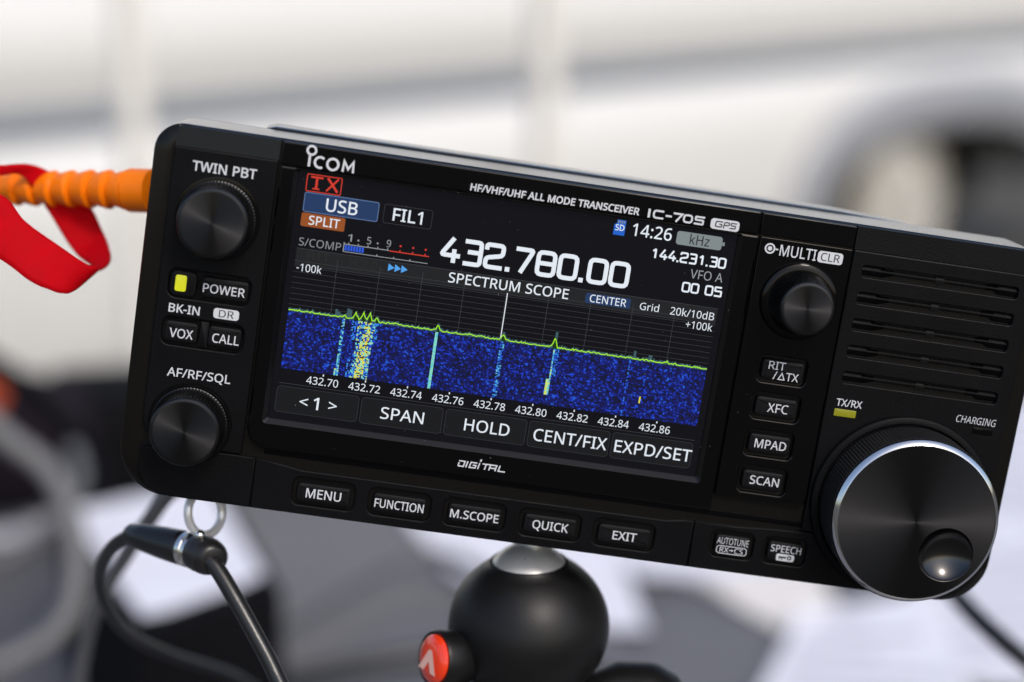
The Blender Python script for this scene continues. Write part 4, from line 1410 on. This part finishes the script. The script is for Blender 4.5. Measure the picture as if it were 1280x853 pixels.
# ---- white vehicle parked behind
H = CAM_AT.z
W0 = Vector((CAM_AT.x - 640 / 2200 * 3.77, CAM_AT.y + 3.77))          # foot of the body side at the left edge
W1 = Vector((CAM_AT.x + 490 / 2200 * 5.9, CAM_AT.y + 5.9))            # at the wheel
ud = (W1 - W0).normalized()
van = empty("white_van", (W1.x, W1.y, 0), "white van parked behind the radio, grey wheel arch and silver wheel at the right", "van")
van.rotation_euler = (0, 0, math.atan2(ud.y, ud.x))
# local: x along the side (wheel at 0), -y towards the camera
prof = [(.25, .02), (.27, -.02), (.34, -.045), (.62, -.055), (.77, -.045), (.80, -.02), (.83, .0), (.87, -.0), (.90, -.02), (1.05, -.03), (1.12, .0), (1.20, .03), (1.75, .16), (1.95, .26), (2.0, .4)]


def arch(r_, n_=28):
    return [(r_ * math.cos(PI * k / n_), r_ * math.sin(PI * k / n_)) for k in range(n_ + 1)]


def side_y(z):
    for (z0, y0), (z1, y1) in zip(prof, prof[1:]):
        if z0 <= z <= z1:
            return y0 + (y1 - y0) * (z - z0) / (z1 - z0)
    return prof[0][1] if z < prof[0][0] else prof[-1][1]


WZ, AR, AB, AX = .32, .66, .26, .18
bm = bmesh.new()
XL, XR = -4.2, 1.25
zs = [p[0] for p in prof]
xs = sorted(set([XL + .15 * i for i in range(int((XR - XL) / .15) + 1)] + [XR] + [round(AX + AR * math.cos(PI * k / 28), 5) for k in range(29)]))


def arch_z(x_):
    q = max(0.0, 1 - (abs(x_ - AX) / AR) ** 2.5)
    return WZ + AB * q ** .4 if q > 0 else .25


grid_ = {}
for x_ in xs:
    zb = max(.25, arch_z(x_)) if abs(x_ - AX) < AR else .25
    col = []
    for z_ in zs:
        zz = z_
        if z_ < .80 and zb > .25:
            zz = zb + (z_ - .25) * (.80 - zb) / .55
        col.append(bm.verts.new((x_, side_y(zz), zz)))
    grid_[x_] = col
for a_, b2 in zip(xs, xs[1:]):
    for i in range(len(zs) - 1):
        bm.faces.new((grid_[a_][i], grid_[b2][i], grid_[b2][i + 1], grid_[a_][i + 1]))
# roof, far side, ends and floor
far = {x_: [bm.verts.new((x_, 1.5, 2.0)), bm.verts.new((x_, 1.8, 1.2)), bm.verts.new((x_, 1.8, .25))] for x_ in (XL, XR)}
roofl, roofr = grid_[XL][-1], grid_[XR][-1]
bm.faces.new([grid_[x_][-1] for x_ in xs] + [far[XR][0], far[XL][0]])
bm.faces.new((far[XL][0], far[XR][0], far[XR][1], far[XL][1]))
bm.faces.new((far[XL][1], far[XR][1], far[XR][2], far[XL][2]))
bm.faces.new(grid_[XL] + far[XL]); bm.faces.new(grid_[XR][::-1] + far[XR][::-1])
build(bm, "body", M['van'], van, angle=40)
bm = bmesh.new()
rows = []
for r_, dy in ((-.012, .03), (-.01, -.015), (.02, -.035), (.15, -.03), (.17, -.005)):
    row = []
    for k in range(41):
        a = math.radians(-8 + 196 * k / 40)
        ca_, sa_ = math.cos(a), math.sin(a)
        px_ = math.copysign(abs(ca_) ** .8, ca_) * (AR + r_) + AX
        pz_ = math.copysign(abs(sa_) ** .8, sa_) * (AB + r_) + WZ
        row.append(Vector((px_, side_y(pz_) * .6 - .02 + dy, pz_)))
    rows.append(row)
vv = [[bm.verts.new(p) for p in r_] for r_ in rows]
for i in range(len(vv) - 1):
    for j in range(40):
        bm.faces.new((vv[i][j], vv[i][j + 1], vv[i + 1][j + 1], vv[i + 1][j]))
build(bm, "wheel_arch", M['vangrey'], van, angle=50)
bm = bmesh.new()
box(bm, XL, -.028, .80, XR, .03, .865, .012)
build(bm, "crease_shade_strip", M['crease_shade'], van)  # flat strip painted as the shade in the body crease
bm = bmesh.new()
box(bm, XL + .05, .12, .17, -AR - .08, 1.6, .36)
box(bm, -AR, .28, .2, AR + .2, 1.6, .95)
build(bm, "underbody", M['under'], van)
tilt = Matrix.Translation((-.02, .08, WZ - .01)) @ Matrix.Rotation(PI / 2, 4, 'X')
bm = bmesh.new()
lathe(bm, [(.2, -.1), (.265, -.1), (.287, -.07), (.287, .06), (.277, .09), (.235, .1), (.22, .06)], 64)
bmesh.ops.transform(bm, matrix=tilt, verts=bm.verts[:])
wh = build(bm, "wheel", M['tyre'], van)
bm = bmesh.new()
lathe(bm, [(.228, .06), (.228, .1), (.21, .105), (.19, .08), (.12, .085), (.06, .1), (.05, .115), (.001, .115)], 64)
for k in range(5):
    a = 2 * PI * k / 5
    c_, s_ = math.cos(a), math.sin(a)
    P_ = [(.055, -.028), (.205, -.02), (.205, .02), (.055, .028)]
    lo_ = [bm.verts.new((c_ * x_ - s_ * y_, s_ * x_ + c_ * y_, .08)) for x_, y_ in P_]
    hi_ = [bm.verts.new((c_ * x_ - s_ * y_, s_ * x_ + c_ * y_, .112)) for x_, y_ in P_]
    bm.faces.new(hi_)
    for i in range(4): bm.faces.new((lo_[i], lo_[(i + 1) % 4], hi_[(i + 1) % 4], hi_[i]))
bmesh.ops.transform(bm, matrix=tilt, verts=bm.verts[:])
build(bm, "wheel_rim", M['hub'], wh)

# ---- two poles of the awning frame
for pxx, lab in ((165, "beige pole standing in front of the van, behind the left end of the radio"), (682, "beige pole standing in front of the van, behind the middle of the radio")):
    p = at(pxx, 100, 2.45)
    bm = bmesh.new()
    tube(bm, [(0, 0, .006), (0, 0, 2.3)], .021, 24)
    o = empty("awning_pole", (p.x, p.y, 0), lab, "pole", "poles behind the radio")
    build(bm, "tube", M['pole'], o)
    bm = bmesh.new()
    box(bm, -.05, -.05, 0, .05, .05, .006)
    build(bm, "foot_plate", M['pole'], o)
